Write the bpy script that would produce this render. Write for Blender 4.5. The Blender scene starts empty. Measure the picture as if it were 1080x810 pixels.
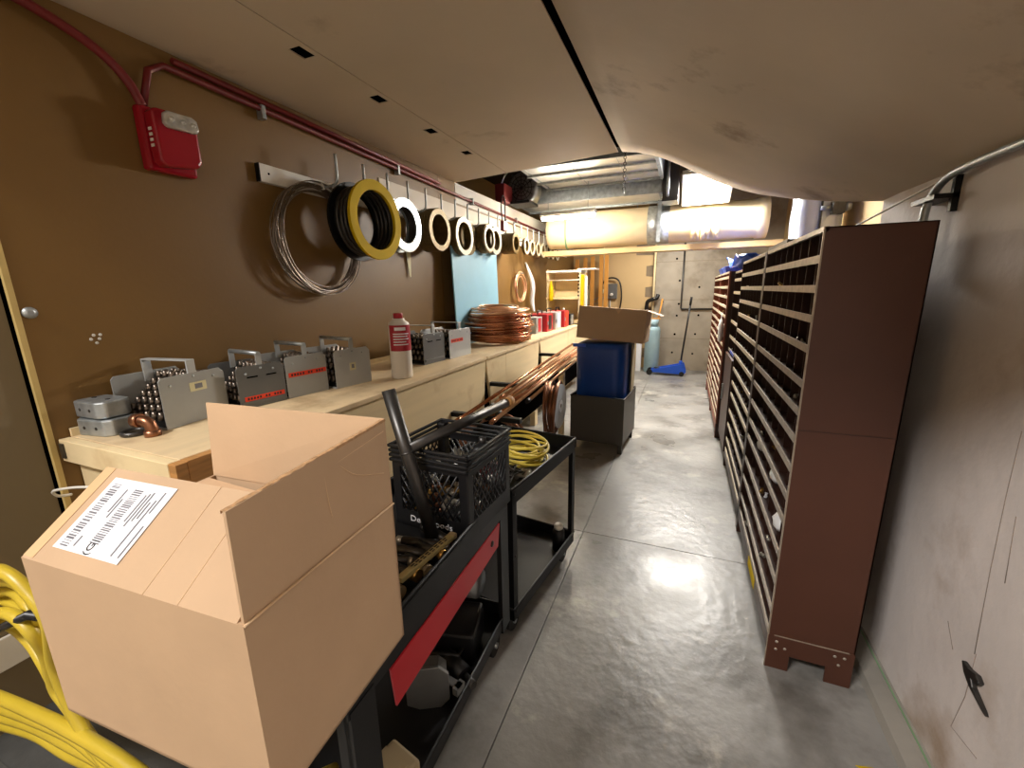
import bpy, math, random
from mathutils import Vector, Matrix
random.seed(7)
S = bpy.context.scene
COL = S.collection
R = math.radians

# ------------------------------------------------------------------ camera
cd = bpy.data.cameras.new('camera'); cam = bpy.data.objects.new('camera', cd); COL.objects.link(cam)
cd.sensor_width = 36; cd.lens = 439.5 / 1080 * 36; cd.clip_start = .02
YAW, PITCH, ROLL = -.39244, -.22091, -.01752
F = Vector((math.sin(YAW)*math.cos(PITCH), math.cos(YAW)*math.cos(PITCH), math.sin(PITCH)))
Rt = Vector((math.cos(YAW), -math.sin(YAW), 0)); Up = Rt.cross(F)
R2 = Rt*math.cos(ROLL)+Up*math.sin(ROLL); U2 = -Rt*math.sin(ROLL)+Up*math.cos(ROLL)
m = Matrix((R2, U2, -F)).transposed().to_4x4(); m.translation = (0, 0, 1.5)
cam.matrix_world = m; S.camera = cam

# ------------------------------------------------------------------ world, light, exposure
w = bpy.data.worlds.new('world'); S.world = w; w.use_nodes = True
w.node_tree.nodes['Background'].inputs[0].default_value = (.9, .95, 1, 1)
w.node_tree.nodes['Background'].inputs[1].default_value = .02
S.view_settings.view_transform = 'Standard'; S.view_settings.look = 'None'
S.view_settings.exposure = 0.0; S.view_settings.gamma = 1; S.view_settings.use_curve_mapping = False

def area(name, loc, rot, sx, sy, power, col, spread=180):
    l = bpy.data.lights.new(name, 'AREA'); l.shape = 'RECTANGLE'; l.size = sx; l.size_y = sy
    l.energy = power; l.color = col; l.spread = R(spread)
    o = bpy.data.objects.new(name, l); COL.objects.link(o); o.location = loc; o.rotation_euler = rot
    return o
WARM = (1, .86, .66)
area('panel_lamp_light', (.13, 5.51, 2.555), (R(-24), 0, 0), .48, .54, 125, (1, .96, .90))
area('far_fill_light', (-.3, 7.2, 2.52), (0, 0, 0), 1.2, .25, 62, (1, .95, .87))  # unseen fill light added to brighten the far end
area('rear_lamp_light', (-2.0, -2.0, 4.16), (R(35), 0, R(-30)), 1.3, .35, 248, (1, .965, .93))

# ------------------------------------------------------------------ materials
def lin(c):
    return tuple(((x/255)/12.92 if x/255 <= .04045 else ((x/255+.055)/1.055)**2.4) for x in c)
def mat(name, rgb, rough=.5, metal=0, var=.12, scale=6, bump=0, bscale=None, rough_var=0, dark=None, spec=.5, trans=0, stretch=None, emit=0, alpha=1, detail=6):
    M = bpy.data.materials.new(name); M.use_nodes = True; N = M.node_tree.nodes; L = M.node_tree.links
    B = N['Principled BSDF']; c = lin(rgb)
    B.inputs['Roughness'].default_value = rough; B.inputs['Metallic'].default_value = metal
    B.inputs['Specular IOR Level'].default_value = spec
    if trans: B.inputs['Transmission Weight'].default_value = trans
    if alpha < 1: B.inputs['Alpha'].default_value = alpha
    tc = N.new('ShaderNodeTexCoord'); src = tc.outputs['Object']
    if stretch:
        mp = N.new('ShaderNodeMapping'); mp.inputs['Scale'].default_value = stretch; L.new(src, mp.inputs[0]); src = mp.outputs[0]
    nz = N.new('ShaderNodeTexNoise'); nz.inputs['Scale'].default_value = scale; nz.inputs['Detail'].default_value = detail
    L.new(src, nz.inputs['Vector'])
    rp = N.new('ShaderNodeValToRGB'); rp.color_ramp.elements[0].position = .3; rp.color_ramp.elements[1].position = .7
    d = lin(dark) if dark else tuple(x*(1-var) for x in c); h = tuple(min(1, x*(1+var)) for x in c) if not dark else c
    rp.color_ramp.elements[0].color = (*d, 1); rp.color_ramp.elements[1].color = (*h, 1)
    L.new(nz.outputs['Fac'], rp.inputs[0]); L.new(rp.outputs[0], B.inputs['Base Color'])
    if rough_var:
        mr = N.new('ShaderNodeMapRange'); mr.inputs[1].default_value = .3; mr.inputs[2].default_value = .7
        mr.inputs[3].default_value = max(.02, rough-rough_var); mr.inputs[4].default_value = min(1, rough+rough_var)
        L.new(nz.outputs['Fac'], mr.inputs[0]); L.new(mr.outputs[0], B.inputs['Roughness'])
    if bump:
        n2 = N.new('ShaderNodeTexNoise'); n2.inputs['Scale'].default_value = bscale or scale*5; n2.inputs['Detail'].default_value = 8
        L.new(src, n2.inputs['Vector'])
        bp = N.new('ShaderNodeBump'); bp.inputs['Strength'].default_value = bump; bp.inputs['Distance'].default_value = .01
        L.new(n2.outputs['Fac'], bp.inputs['Height']); L.new(bp.outputs[0], B.inputs['Normal'])
    if emit:
        B.inputs['Emission Color'].default_value = (*c, 1); B.inputs['Emission Strength'].default_value = emit
    return M
def stained(M, rgb, scale, lo, hi, seed=0):
    """overlay irregular stains on a material's base colour"""
    N = M.node_tree.nodes; L = M.node_tree.links; B = N['Principled BSDF']
    src = B.inputs['Base Color'].links[0].from_socket
    tc = N.new('ShaderNodeTexCoord'); mp = N.new('ShaderNodeMapping'); mp.inputs['Location'].default_value = (seed, seed*.7, seed*1.3)
    nz = N.new('ShaderNodeTexNoise'); nz.inputs['Scale'].default_value = scale; nz.inputs['Detail'].default_value = 9; nz.inputs['Roughness'].default_value = .62
    L.new(tc.outputs['Object'], mp.inputs[0]); L.new(mp.outputs[0], nz.inputs['Vector'])
    mr = N.new('ShaderNodeMapRange'); mr.inputs[1].default_value = lo; mr.inputs[2].default_value = hi; L.new(nz.outputs['Fac'], mr.inputs[0])
    mx = N.new('ShaderNodeMix'); mx.data_type = 'RGBA'; mx.inputs['B'].default_value = (*lin(rgb), 1)
    L.new(mr.outputs[0], mx.inputs[0]); L.new(src, mx.inputs['A']); L.new(mx.outputs['Result'], B.inputs['Base Color'])
    return M

MT = {}
MT['floor'] = stained(stained(mat('concrete_floor', (140, 138, 134), .38, 0, .22, 2.0, .3, 18, .14, detail=10), (98, 95, 90), 2.6, .47, .66, 3), (186, 181, 170), 3.1, .58, .72, 8)
MT['groove'] = mat('joint_dirt', (74, 70, 64), .9)
MT['ceiling'] = stained(mat('painted_soffit', (204, 188, 162), .7, 0, .07, 1.2, .12, 14), (150, 128, 98), 1.7, .58, .75, 5)
MT['plaster'] = stained(mat('soffit_plaster', (200, 184, 162), .72, 0, .1, 1.4, .35, 5), (132, 110, 84), 2.2, .57, .74, 2)
MT['brown'] = mat('brown_hardboard', (120, 90, 46), .45, 0, .10, 1.1, .05, 60, spec=.4)
MT['nearpanel'] = mat('grey_brown_panel', (118, 104, 78), .6, 0, .08, 2, .05, 50)
MT['yedge'] = mat('raw_panel_edge', (205, 178, 112), .7)
MT['white_paint'] = mat('white_paint', (222, 218, 208), .4, 0, .05, 5)
MT['concrete'] = stained(mat('concrete_wall', (216, 207, 202), .75, 0, .12, 2.2, .3, 16, detail=10), (172, 152, 134), 1.9, .56, .74, 11)
MT['far_concrete'] = stained(mat('far_concrete', (158, 148, 132), .8, 0, .16, 3, .3, 14, detail=10), (128, 116, 98), 2.5, .52, .7, 4)
MT['block'] = mat('grey_block', (130, 114, 92), .9, 0, .14, 6, .4, 40)
MT['beige'] = mat('beige_paint', (200, 170, 122), .7, 0, .05, 2)
MT['beam'] = mat('dark_steel_beam', (58, 54, 50), .6, .3)
MT['darkceil'] = mat('dark_deck', (64, 58, 50), .9)
MT['ply'] = stained(mat('plywood', (226, 204, 160), .6, 0, .10, 3, .05, 40, stretch=(1, .25, 3)), (196, 164, 116), 2.6, .55, .75, 6)
MT['plytop'] = stained(mat('worn_plywood', (218, 194, 154), .55, 0, .12, 3, .06, 40, stretch=(3, .3, 1)), (170, 140, 102), 3.2, .52, .72, 9)
MT['endgrain'] = mat('end_grain', (178, 128, 72), .7, 0, .2, 12, stretch=(1, 1, 6))
MT['lumber'] = mat('orange_lumber', (214, 150, 70), .6, 0, .15, 6, stretch=(4, 4, .5))
MT['card'] = mat('cardboard', (188, 158, 126), .75, 0, .05, 5, .06, 50)
MT['card_in'] = mat('cardboard_inside', (204, 172, 138), .8, 0, .05, 6, .06, 60)
MT['card_edge'] = mat('cardboard_cut_edge', (176, 138, 98), .85, 0, .3, 120)
MT['card_crease'] = mat('cardboard_crease', (212, 180, 142), .8)
MT['tape'] = mat('clear_tape', (214, 178, 136), .22, 0, .03, 5)
MT['label'] = mat('white_label', (232, 234, 240), .45, 0, .02, 5)
MT['ink'] = mat('black_ink', (28, 28, 32), .7)
MT['greyink'] = mat('grey_ink', (110, 110, 118), .7)
MT['shelf'] = mat('brown_steel', (80, 47, 34), .40, .15, .08, 3, .03, 30)
MT['shelf_dark'] = mat('dark_brown_steel', (58, 33, 24), .45, .15, .1, 3)
MT['shelf_red'] = mat('red_brown_steel', (124, 62, 40), .45, .1, .1, 3)
MT['lip'] = mat('worn_steel_lip', (158, 144, 128), .38, .35, .25, 25)
MT['lip_cream'] = mat('cream_lip', (192, 176, 150), .45, .1, .15, 25)
MT['blackmetal'] = mat('black_metal', (15, 15, 16), .46, .1, .15, 10, spec=.35)
MT['black'] = mat('black_plastic', (17, 17, 19), .42, 0, .1, 10)
MT['rubber'] = mat('rubber', (20, 20, 20), .8)
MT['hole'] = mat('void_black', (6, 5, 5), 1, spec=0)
MT['red'] = mat('red_paint', (176, 22, 36), .38, 0, .06, 5)
MT['alarmred'] = mat('alarm_red', (150, 16, 32), .26, 0, .04, 5)
MT['redpipe'] = mat('red_conduit', (112, 24, 22), .5, 0, .12, 6)
MT['steel'] = mat('grey_steel', (150, 152, 152), .36, .75, .12, 8)
MT['galv'] = mat('galvanised', (172, 178, 180), .42, .7, .25, 22)
MT['duct'] = mat('duct_sheet_metal', (220, 220, 214), .3, .55, .12, 5, .1, 6)
MT['darksteel'] = mat('dark_steel', (74, 72, 70), .38, .8, .2, 20)
MT['bit'] = mat('bit_steel', (128, 118, 108), .3, .9, .35, 60)
MT['plate'] = mat('grey_enamel', (160, 162, 160), .4, .25, .06, 6)
MT['plate_dark'] = mat('dark_grey_enamel', (104, 105, 104), .42, .25, .06, 6)
MT['plate_light'] = mat('light_grey_enamel', (182, 185, 185), .38, .3, .06, 6)
MT['orange'] = mat('red_tape_label', (226, 62, 28), .5, 0, .06, 30)
MT['cream'] = mat('cream_label', (206, 200, 160), .6)
MT['copper'] = mat('copper', (204, 142, 104), .26, .9, .16, 9)
MT['copper_old'] = mat('dull_copper', (150, 104, 78), .34, .9, .25, 9)
MT['copper_bright'] = mat('bright_copper', (232, 184, 146), .3, .6, .1, 9)
MT['yellow'] = mat('yellow_plastic', (196, 166, 2), .7, 0, .05, 6, spec=.2)
MT['cable'] = mat('yellow_cable', (208, 186, 70), .45, 0, .16, 9)
MT['hose'] = mat('yellow_hose', (188, 164, 46), .4, 0, .12, 5, .1, 20)
MT['olive'] = mat('olive_wire', (104, 86, 48), .42, .45, .25, 40)
MT['olive_light'] = mat('pale_rim', (206, 200, 178), .4, .2, .08, 9)
MT['wire'] = mat('steel_wire', (142, 130, 118), .3, .85, .15, 30)
MT['clear'] = mat('clear_plastic', (228, 226, 220), .16, 0, .03, 5, alpha=.35)
MT['pearl'] = mat('pearl_plastic', (158, 170, 176), .2, .35, .1, 9)
MT['film'] = mat('plastic_film', (222, 226, 232), .14, .1, .06, 6, .5, 9)
MT['blueboard'] = mat('light_blue_board', (132, 182, 206), .5, 0, .05, 4)
MT['bluebin'] = mat('blue_plastic', (12, 64, 150), .35, 0, .08, 4)
MT['bluebright'] = mat('bright_blue', (30, 84, 200), .4, 0, .08, 6)
MT['bluegas'] = mat('pale_blue_paint', (150, 178, 188), .45, .1, .1, 6)
MT['insul'] = mat('cream_jacket', (226, 206, 166), .6, 0, .06, 4, .35, 5)
MT['bottle'] = mat('white_bottle', (226, 220, 210), .35, 0, .03, 5)
MT['redlabel'] = mat('red_bottle_label', (168, 26, 44), .45, 0, .06, 5)
MT['greybin'] = mat('grey_cabinet', (84, 80, 74), .5, .15, .06, 4)
MT['fitting'] = mat('silver_fitting', (186, 180, 168), .35, .7, .2, 20)
MT['brass'] = mat('brass', (176, 138, 74), .32, .9, .2, 20)
MT['bag'] = mat('white_bag', (226, 226, 226), .35, 0, .05, 8, .4, 20)
MT['green'] = mat('green_paint', (126, 160, 120), .6)
MT['ruler'] = mat('yellowed_stick', (164, 148, 98), .6, 0, .12, 9)
MT['oldbox'] = mat('old_beige_box', (150, 132, 100), .7, 0, .12, 6)
MT['sheetgrey'] = mat('dark_grey_sheet', (66, 66, 64), .85, 0, .15, 20, .2, 80)
MT['crack'] = mat('wall_crack', (140, 127, 118), .9)
MT['kerb'] = mat('kerb_concrete', (150, 145, 136), .7, 0, .15, 5, .2, 30)
MT['lit_wall_tan'] = mat('lit_wall_tan', (206, 192, 170), .5, 0, .05, 4)  # wall tan paled, lamp light put into the colour
MT['lampglow'] = mat('lamp_diffuser', (255, 244, 224), .5, emit=14)
MT['tubeglow'] = mat('lamp_tube', (255, 243, 222), .5, emit=260)
MT['lens'] = mat('strobe_lens', (206, 206, 200), .12, .55, .2, 40)

# ------------------------------------------------------------------ mesh builder
class MB:
    def __init__(s): s.v = []; s.f = []; s.sm = []
    def add(s, v, f, sm=False):
        o = len(s.v); s.v += [Vector(x) for x in v]; s.f += [tuple(i+o for i in t) for t in f]
        s.sm += (sm if isinstance(sm, list) else [sm]*len(f)); return s
    def box(s, x0, x1, y0, y1, z0, z1, M=None):
        v = [(x, y, z) for z in (z0, z1) for y in (y0, y1) for x in (x0, x1)]
        if M is not None: v = [M @ Vector(p) for p in v]
        return s.add(v, [(0, 2, 3, 1), (4, 5, 7, 6), (0, 1, 5, 4), (1, 3, 7, 5), (3, 2, 6, 7), (2, 0, 4, 6)])
    def cyl(s, a, b, r, r2=None, n=14, cap=True):
        a = Vector(a); b = Vector(b); d = (b-a).normalized(); r2 = r if r2 is None else r2
        u = d.orthogonal().normalized(); w_ = d.cross(u); v = []
        for p, q in ((a, r), (b, r2)):
            v += [p+u*(q*math.cos(2*math.pi*i/n))+w_*(q*math.sin(2*math.pi*i/n)) for i in range(n)]
        f = [(i, (i+1) % n, n+(i+1) % n, n+i) for i in range(n)]; sm = [True]*n
        if cap: f += [tuple(range(n))[::-1], tuple(range(n, 2*n))]; sm += [False]*2
        return s.add(v, f, sm)
    def tube(s, pts, r, n=8, closed=False, radii=None):
        P = [Vector(p) for p in pts]; k = len(P); T = []
        for i in range(k):
            a = P[(i-1) % k] if closed or i else P[0]; b = P[(i+1) % k] if closed or i < k-1 else P[-1]
            T.append((b-a).normalized())
        u = T[0].orthogonal().normalized(); v = []
        for i in range(k):
            u = (u-T[i]*u.dot(T[i])).normalized(); w_ = T[i].cross(u); q = radii[i] if radii else r
            v += [P[i]+u*(q*math.cos(2*math.pi*j/n))+w_*(q*math.sin(2*math.pi*j/n)) for j in range(n)]
        f = []
        for i in range(k if closed else k-1):
            a = i*n; b = ((i+1) % k)*n
            f += [(a+j, a+(j+1) % n, b+(j+1) % n, b+j) for j in range(n)]
        sm = [True]*len(f)
        if not closed: f += [tuple(range(n))[::-1], tuple(range((k-1)*n, k*n))]; sm += [False]*2
        return s.add(v, f, sm)
    def lathe(s, prof, c=(0, 0, 0), axis='Z', n=24, smooth=True):
        v = []; f = []; c = Vector(c)
        for r, h in prof:
            for j in range(n):
                a = 2*math.pi*j/n; x, y = r*math.cos(a), r*math.sin(a)
                v.append(c+Vector({'Z': (x, y, h), 'X': (h, x, y), 'Y': (y, h, x)}[axis]))
        for i in range(len(prof)-1):
            f += [(i*n+j, i*n+(j+1) % n, (i+1)*n+(j+1) % n, (i+1)*n+j) for j in range(n)]
        sm = [smooth]*len(f)
        f += [tuple(range(n))[::-1], tuple(range((len(prof)-1)*n, len(prof)*n))]; sm += [False]*2
        return s.add(v, f, sm)
    def prism(s, poly, axis, a, b):
        k = len(poly)
        def p(u, w_, h): return {'X': (h, u, w_), 'Y': (u, h, w_), 'Z': (u, w_, h)}[axis]
        v = [p(u, w_, a) for u, w_ in poly]+[p(u, w_, b) for u, w_ in poly]
        return s.add(v, [(i, (i+1) % k, k+(i+1) % k, k+i) for i in range(k)]+[tuple(range(k))[::-1], tuple(range(k, 2*k))])
    def sheet(s, quad, t):
        """a thin plate on four corner points, thickness t along its normal"""
        q = [Vector(p) for p in quad]; n = (q[1]-q[0]).cross(q[3]-q[0]).normalized()*t
        v = q+[p+n for p in q]
        return s.add(v, [(0, 3, 2, 1), (4, 5, 6, 7)]+[(i, (i+1) % 4, 4+(i+1) % 4, 4+i) for i in range(4)])
    def ring(s, c, axis, R_, r, n=36, k=8, jit=0):
        c = Vector(c); ax = Vector(axis).normalized(); u = ax.orthogonal().normalized(); w_ = ax.cross(u)
        ph = random.random()*6; am = jit*(random.random()-.5)*2; a2 = jit*(random.random()-.5)*2
        P = []
        for i in range(n):
            a = 2*math.pi*i/n; q = R_+am*math.cos(2*a+ph)
            P.append(c+u*(q*math.cos(a))+w_*(q*math.sin(a))+ax*(a2*math.sin(a+ph)))
        return s.tube(P, r, k, True)
    def build(s, name, mt, parent=None, at=None, bevel=0, world=False, seg=2):
        me = bpy.data.meshes.new(name); off = Vector((0, 0, 0))
        if at is not None: off = Vector(at)
        elif world and parent is not None: off = WL[parent.name]
        me.from_pydata([p-off for p in s.v], [], s.f); me.update()
        me.polygons.foreach_set('use_smooth', s.sm)
        import bmesh
        b = bmesh.new(); b.from_mesh(me); bmesh.ops.recalc_face_normals(b, faces=b.faces); b.to_mesh(me); b.free()
        me.materials.append(MT[mt]); o = bpy.data.objects.new(name, me); COL.objects.link(o)
        if parent is not None: o.parent = parent
        elif at is not None: o.location = at
        if bevel:
            md = o.modifiers.new('bevel', 'BEVEL'); md.width = bevel; md.segments = seg; md.limit_method = 'ANGLE'; md.angle_limit = R(40)
        WL[o.name] = off
        return o
WL = {}
def tag(o, label, cat, group=None):
    o['label'] = label; o['category'] = cat
    if group: o['group'] = group
    return o
def thing(name, label, cat, loc=(0, 0, 0), rz=0, group=None):
    o = bpy.data.objects.new(name, None); COL.objects.link(o); o.location = loc; o.rotation_euler = (0, 0, rz)
    o.empty_display_size = .05; WL[o.name] = Vector(loc)
    return tag(o, label, cat, group)
def struct(o): o['kind'] = 'structure'; return o
def dup(root, loc=None, rz=None, label=None, group=None):
    r = root.copy(); COL.objects.link(r)
    if loc is not None: r.location = loc
    if rz is not None: r.rotation_euler = (0, 0, rz)
    if label: r['label'] = label
    if group: r['group'] = group
    for ch in root.children:
        c = ch.copy(); COL.objects.link(c); c.parent = r
        for g in ch.children:
            d = g.copy(); COL.objects.link(d); d.parent = c
    return r
def share(o, loc=(0, 0, 0), rot=None, parent=None):
    c = o.copy(); COL.objects.link(c); c.location = loc
    if rot: c.rotation_euler = rot
    if parent is not None: c.parent = parent
    return c
def spline(pts, n=8, closed=False):
    P = [Vector(p) for p in pts]; k = len(P); out = []
    for i in range(k if closed else k-1):
        g = lambda j: P[j % k] if closed else P[max(0, min(k-1, j))]
        a, b, c, d = g(i-1), g(i), g(i+1), g(i+2)
        for j in range(n):
            t = j/n
            out.append(.5*((2*b)+(c-a)*t+(2*a-5*b+4*c-d)*t*t+(3*b-a-3*c+d)*t**3))
    if not closed: out.append(P[-1])
    return out
def text(name, body, size, mt, parent, M, ext=.0006):
    cu = bpy.data.curves.new(name, 'FONT'); cu.body = body; cu.size = size; cu.extrude = ext; cu.align_x = 'CENTER'; cu.align_y = 'CENTER'; cu.resolution_u = 3
    t = bpy.data.objects.new(name+'_tmp', cu); COL.objects.link(t)
    dg = bpy.context.evaluated_depsgraph_get(); me = bpy.data.meshes.new_from_object(t.evaluated_get(dg))
    bpy.data.objects.remove(t); me.materials.clear(); me.materials.append(MT[mt]); me.transform(M)
    o = bpy.data.objects.new(name, me); COL.objects.link(o); o.parent = parent
    return o

# ================================================================== SETTING
# floor: base plus cast slabs with open joints
fl = struct(MB().box(-3.4, 1.5, -4.6, 8.4, -.12, -.02).build('floor', 'groove'))
xs = [-3.4, -.505, 1.5]
for i in range(2):
    for (y0, y1) in ((-4.6, -.55), (-.55, 2.36), (2.36, 4.55), (4.55, 6.4), (6.4, 8.4)):
        MB().box(xs[i]+.0018, xs[i+1]-.0018, y0+.0018, y1-.0018, -.03, 0).build('slab', 'floor', fl, bevel=.0015)
# left wall: brown hardboard panels over a stud wall
wl = struct(MB().box(-2.22, -2.10, .69, 8.4, 0, 2.5).build('wall_left', 'nearpanel'))
for y0, y1 in ((.692, 3.42), (3.424, 5.54), (5.544, 8.3)):
    MB().box(-2.10, -2.09, y0, y1, 0, 2.5).build('panel', 'brown', wl)
MB().box(-2.104, -2.086, .676, .692, 0, 2.5).build('panel_edge', 'yedge', wl)
for y, z in ((.86, 1.345), (.875, 1.33), (.87, 1.36), (.885, 1.345), (.89, 1.36)):
    MB().lathe([(.001, 0), (.006, .001), (.003, .002)], (-2.09, y, z), 'X', 8).build('chip', 'white_paint', wl)
MB().lathe([(.02, 0), (.02, .006), (.008, .012)], (-2.09, .715, 1.453), 'X', 14).build('wall_plug', 'galv', wl)
struct(MB().box(-2.24, -2.115, -.1, .668, 0, 4.9).build('wall_left_near', 'nearpanel'))
struct(MB().box(-3.5, -2.13, -.2, -.1, 0, 4.9).build('wall_left_return', 'white_paint'))
struct(MB().box(-2.24, -2.13, .668, .69, 0, 2.54).build('wall_left_gap', 'hole'))
struct(MB().box(-2.092, -2.082, 2.62, 8.28, 2.165, 2.30).build('lit_wall_band', 'lit_wall_tan'))  # pale band painting in lamp light on the wall above the rail
struct(MB().box(-2.30, -2.085, 3.72, 8.28, 2.32, 2.5).build('trim_2', 'white_paint', bevel=.004))
struct(MB().box(-3.5, -3.4, -4.6, 8.4, 0, 4.9).build('wall_left_rear', 'beige'))
# right wall, kerb
wr = struct(MB().box(.8, .95, -4.6, 2.52, 0, 4.9).build('wall_right', 'concrete'))
for pts in [[(0.8, 1.399, 1.134), (0.8, 1.395, 0.968), (0.8, 1.382, 0.754), (0.8, 1.36, 0.502)], [(0.8, 1.347, 0.927), (0.8, 1.326, 0.751)], [(0.8, 1.354, 0.508), (0.8, 1.353, 0.365), (0.8, 1.374, 0.236), (0.8, 1.263, 0.26)], [(0.8, 1.488, 0.5), (0.8, 1.441, 0.441)]]:
    MB().tube([Vector(p)+Vector((.0003, 0, 0)) for p in pts], .0016, 5).build('form_crack', 'crack', wr)
bb = struct(MB().prism([(.725, 0), (.735, .028), (.775, .05), (.8, .055), (.8, 0)], 'Y', -4.6, 1.98).build('baseboard_right', 'kerb'))
MB().box(.786, .791, -.5, 1.98, .0515, .0545).build('green_line', 'green', bb)
struct(MB().box(.95, 1.5, 2.42, 2.52, 0, 3.4).build('wall_right_return', 'concrete'))
rr = struct(MB().box(1.40, 1.5, 2.52, 8.4, 0, 3.4).build('wall_right_far', 'beige'))
# far wall: block with beige paint of ragged edge, concrete to the right
wf = struct(MB().box(-3.4, 1.5, 8.34, 8.5, 0, 3.4).build('wall_far', 'block'))
edge = []
z = 0; k = 0
while z < 3.4:
    e = -.72 if k % 2 else -.60
    if 2.0 < z < 2.3: e -= .19
    edge += [(e, z+.006), (e, min(3.4, z+.19)-.006)]; z += .19; k += 1
MB().prism([(-3.4, 0), (-.72, 0)]+edge+[(-3.4, 3.4)], 'Y', 8.325, 8.34).build('painted_area', 'beige', wf)
k = 0; z = 0
while z < 3.4:
    for x0, x1 in ((-.95, -.72), (-.715, -.545)) if k % 2 else ((-.86, -.60), (-.595, -.545)):
        MB().box(x0, x1, 8.333, 8.345, z+.005, z+.185).build('block', 'block', wf)
    z += .19; k += 1
cp = MB().box(-.54, 1.5, 8.27, 8.345, 0, 3.4).build('concrete_panel', 'far_concrete', wf)
for x in (-.36, -.05, .02, .36):
    pass
for x, zz in ((-.12, 1.21), (-.14, 1.0), (.22, 1.01), (-.155, .66), (.19, .67), (-.18, .32), (.17, .31), (-.13, 1.62), (-.2, 2.0), (.2, 1.5), (-.4, 1.25), (-.42, .7)):
    MB().lathe([(.018, 0), (.014, .004), (.001, .006)], (x, 8.262, zz), 'Y', 12).build('tie_hole', 'hole', wf)
for zz in (.58, 1.28, 1.95):
    MB().box(-.54, 1.4, 8.268, 8.272, zz, zz+.006).build('pour_line', 'block', wf)
struct(MB().box(-3.4, 1.5, -4.7, -4.6, 0, 4.9).build('wall_back', 'white_paint'))
struct(MB().box(-3.4, 1.5, 2.2, 8.5, 3.4, 3.5).build('ceiling_deck', 'darkceil'))
# low soffit over the front of the room
ce = struct(MB().box(-2.12, -.5, -.1, 3.40, 2.508, 2.60).build('ceiling', 'hole'))
slots = [1.555, 2.042, 2.544, 3.019]
def yedge(x): return 3.737+(x+2.09)*(-.16)
ys = [-.1]+[y for s_ in slots for y in (s_-.045, s_+.045)]
q = MB(); X0, XA, XB, X1 = -2.12, -1.615, -1.55, -1.522
ylist = ys+[None]
for i in range(len(ylist)-1):
    for a, b in ((X0, XA), (XA, XB), (XB, X1)):
        if i % 2 == 1 and a == XA: continue
        yb = lambda x: yedge(x) if ylist[i+1] is None else ylist[i+1]
        q.add([(a, ylist[i], 2.5), (b, ylist[i], 2.5), (b, yb(b), 2.5), (a, yb(a), 2.5), (a, ylist[i], 2.506), (b, ylist[i], 2.506), (b, yb(b), 2.506), (a, yb(a), 2.506)],
              [(0, 3, 2, 1), (4, 5, 6, 7), (0, 1, 5, 4), (1, 2, 6, 5), (2, 3, 7, 6), (3, 0, 4, 7)])
q.build('soffit_panel', 'ceiling', ce)
q = MB(); a, b = -1.517, -.548
q.add([(a, -.1, 2.5), (b, -.1, 2.5), (b, yedge(b), 2.5), (a, yedge(a), 2.5), (a, -.1, 2.506), (b, -.1, 2.506), (b, yedge(b), 2.506), (a, yedge(a), 2.506)],
      [(0, 3, 2, 1), (4, 5, 6, 7), (0, 1, 5, 4), (1, 2, 6, 5), (2, 3, 7, 6), (3, 0, 4, 7)])
q.build('soffit_panel', 'ceiling', ce)
ED = [(-.512, 3.45), (-.394, 3.36), (-.271, 3.31), (-.177, 3.31), (-.084, 3.34), (.041, 3.40), (.135, 3.42), (.225, 3.405), (.311, 3.37), (.39, 3.31), (.542, 3.105), (.66, 2.888), (.738, 2.707), (.803, 2.529), (.86, 2.35), (.95, 2.10)]
def zc(x):
    t = max(0, (x+.56)/1.36); return 2.5-.63*(t**1.15)
q = MB(); NY = 14; vv = []
for x, ye in ED:
    for j in range(NY+1):
        y = -.05+(ye+.05)*j/NY
        vv.append((x, y, zc(x)+.012*math.sin(y*1.7+x*3)*(0 if j == NY else 1)))
n1 = NY+1; ff = [(i*n1+j, i*n1+j+1, (i+1)*n1+j+1, (i+1)*n1+j) for i in range(len(ED)-1) for j in range(NY)]
q.add(vv, ff, True)
so = q.build('soffit_plaster', 'plaster', ce)
md = so.modifiers.new('solid', 'SOLIDIFY'); md.thickness = .07; md.offset = -1
for p in so.data.polygons[:1]:
    if p.normal.z > 0: so.data.flip_normals()
# void between soffit and deck closed off towards the back room
struct(MB().box(-3.4, 1.5, 2.2, 2.3, 2.62, 3.4).build('wall_bulkhead', 'darkceil'))
struct(MB().box(-3.4, 1.5, -4.7, 0, 4.9, 5.0).build('ceiling_rear', 'white_paint'))
struct(MB().box(-3.4, 1.5, -.1, 0, 2.62, 4.9).build('wall_header', 'white_paint'))

# ================================================================== LAMPS AND SERVICES
t = thing('panel_lamp', 'bright twin panel floodlight tilted down under the dark deck', 'lamp', (.13, 5.52, 2.575))
t.rotation_euler = (R(-24), 0, 0)
MB().box(-.26, .26, -.29, .29, .0, .05).build('housing', 'white_paint', t)
for s_ in (-1, 1): MB().box(s_*.122-.115, s_*.122+.115, -.27, .27, -.008, 0).build('diffuser', 'lampglow', t)
for sx in (-.2, .2): MB().cyl((sx, 0, .05), (sx, -.79*.407, .05+.79*.914), .008).build('hanger_rod', 'galv', t)
t = thing('far_fill_lamp', 'unseen added fill lamp between round duct and far wall', 'lamp', (-.3, 7.2, 2.56))  # fill lamp added out of view behind the duct
MB().box(-.63, .63, -.15, .15, 0, .06).build('housing', 'white_paint', t)
for sx in (-.5, .5): MB().cyl((sx, 0, .06), (sx, 0, .84), .008).build('hanger_rod', 'galv', t)
t = thing('strip_lamp', 'glaring fluorescent strip lamp in front of the jacketed duct', 'lamp', (-1.39, 5.2, 2.335), R(-4))
MB().prism([(-.06, .055), (-.03, .085), (.03, .085), (.06, .055), (.045, .03), (-.045, .03)], 'X', -.34, .34).build('housing', 'white_paint', t)
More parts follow.
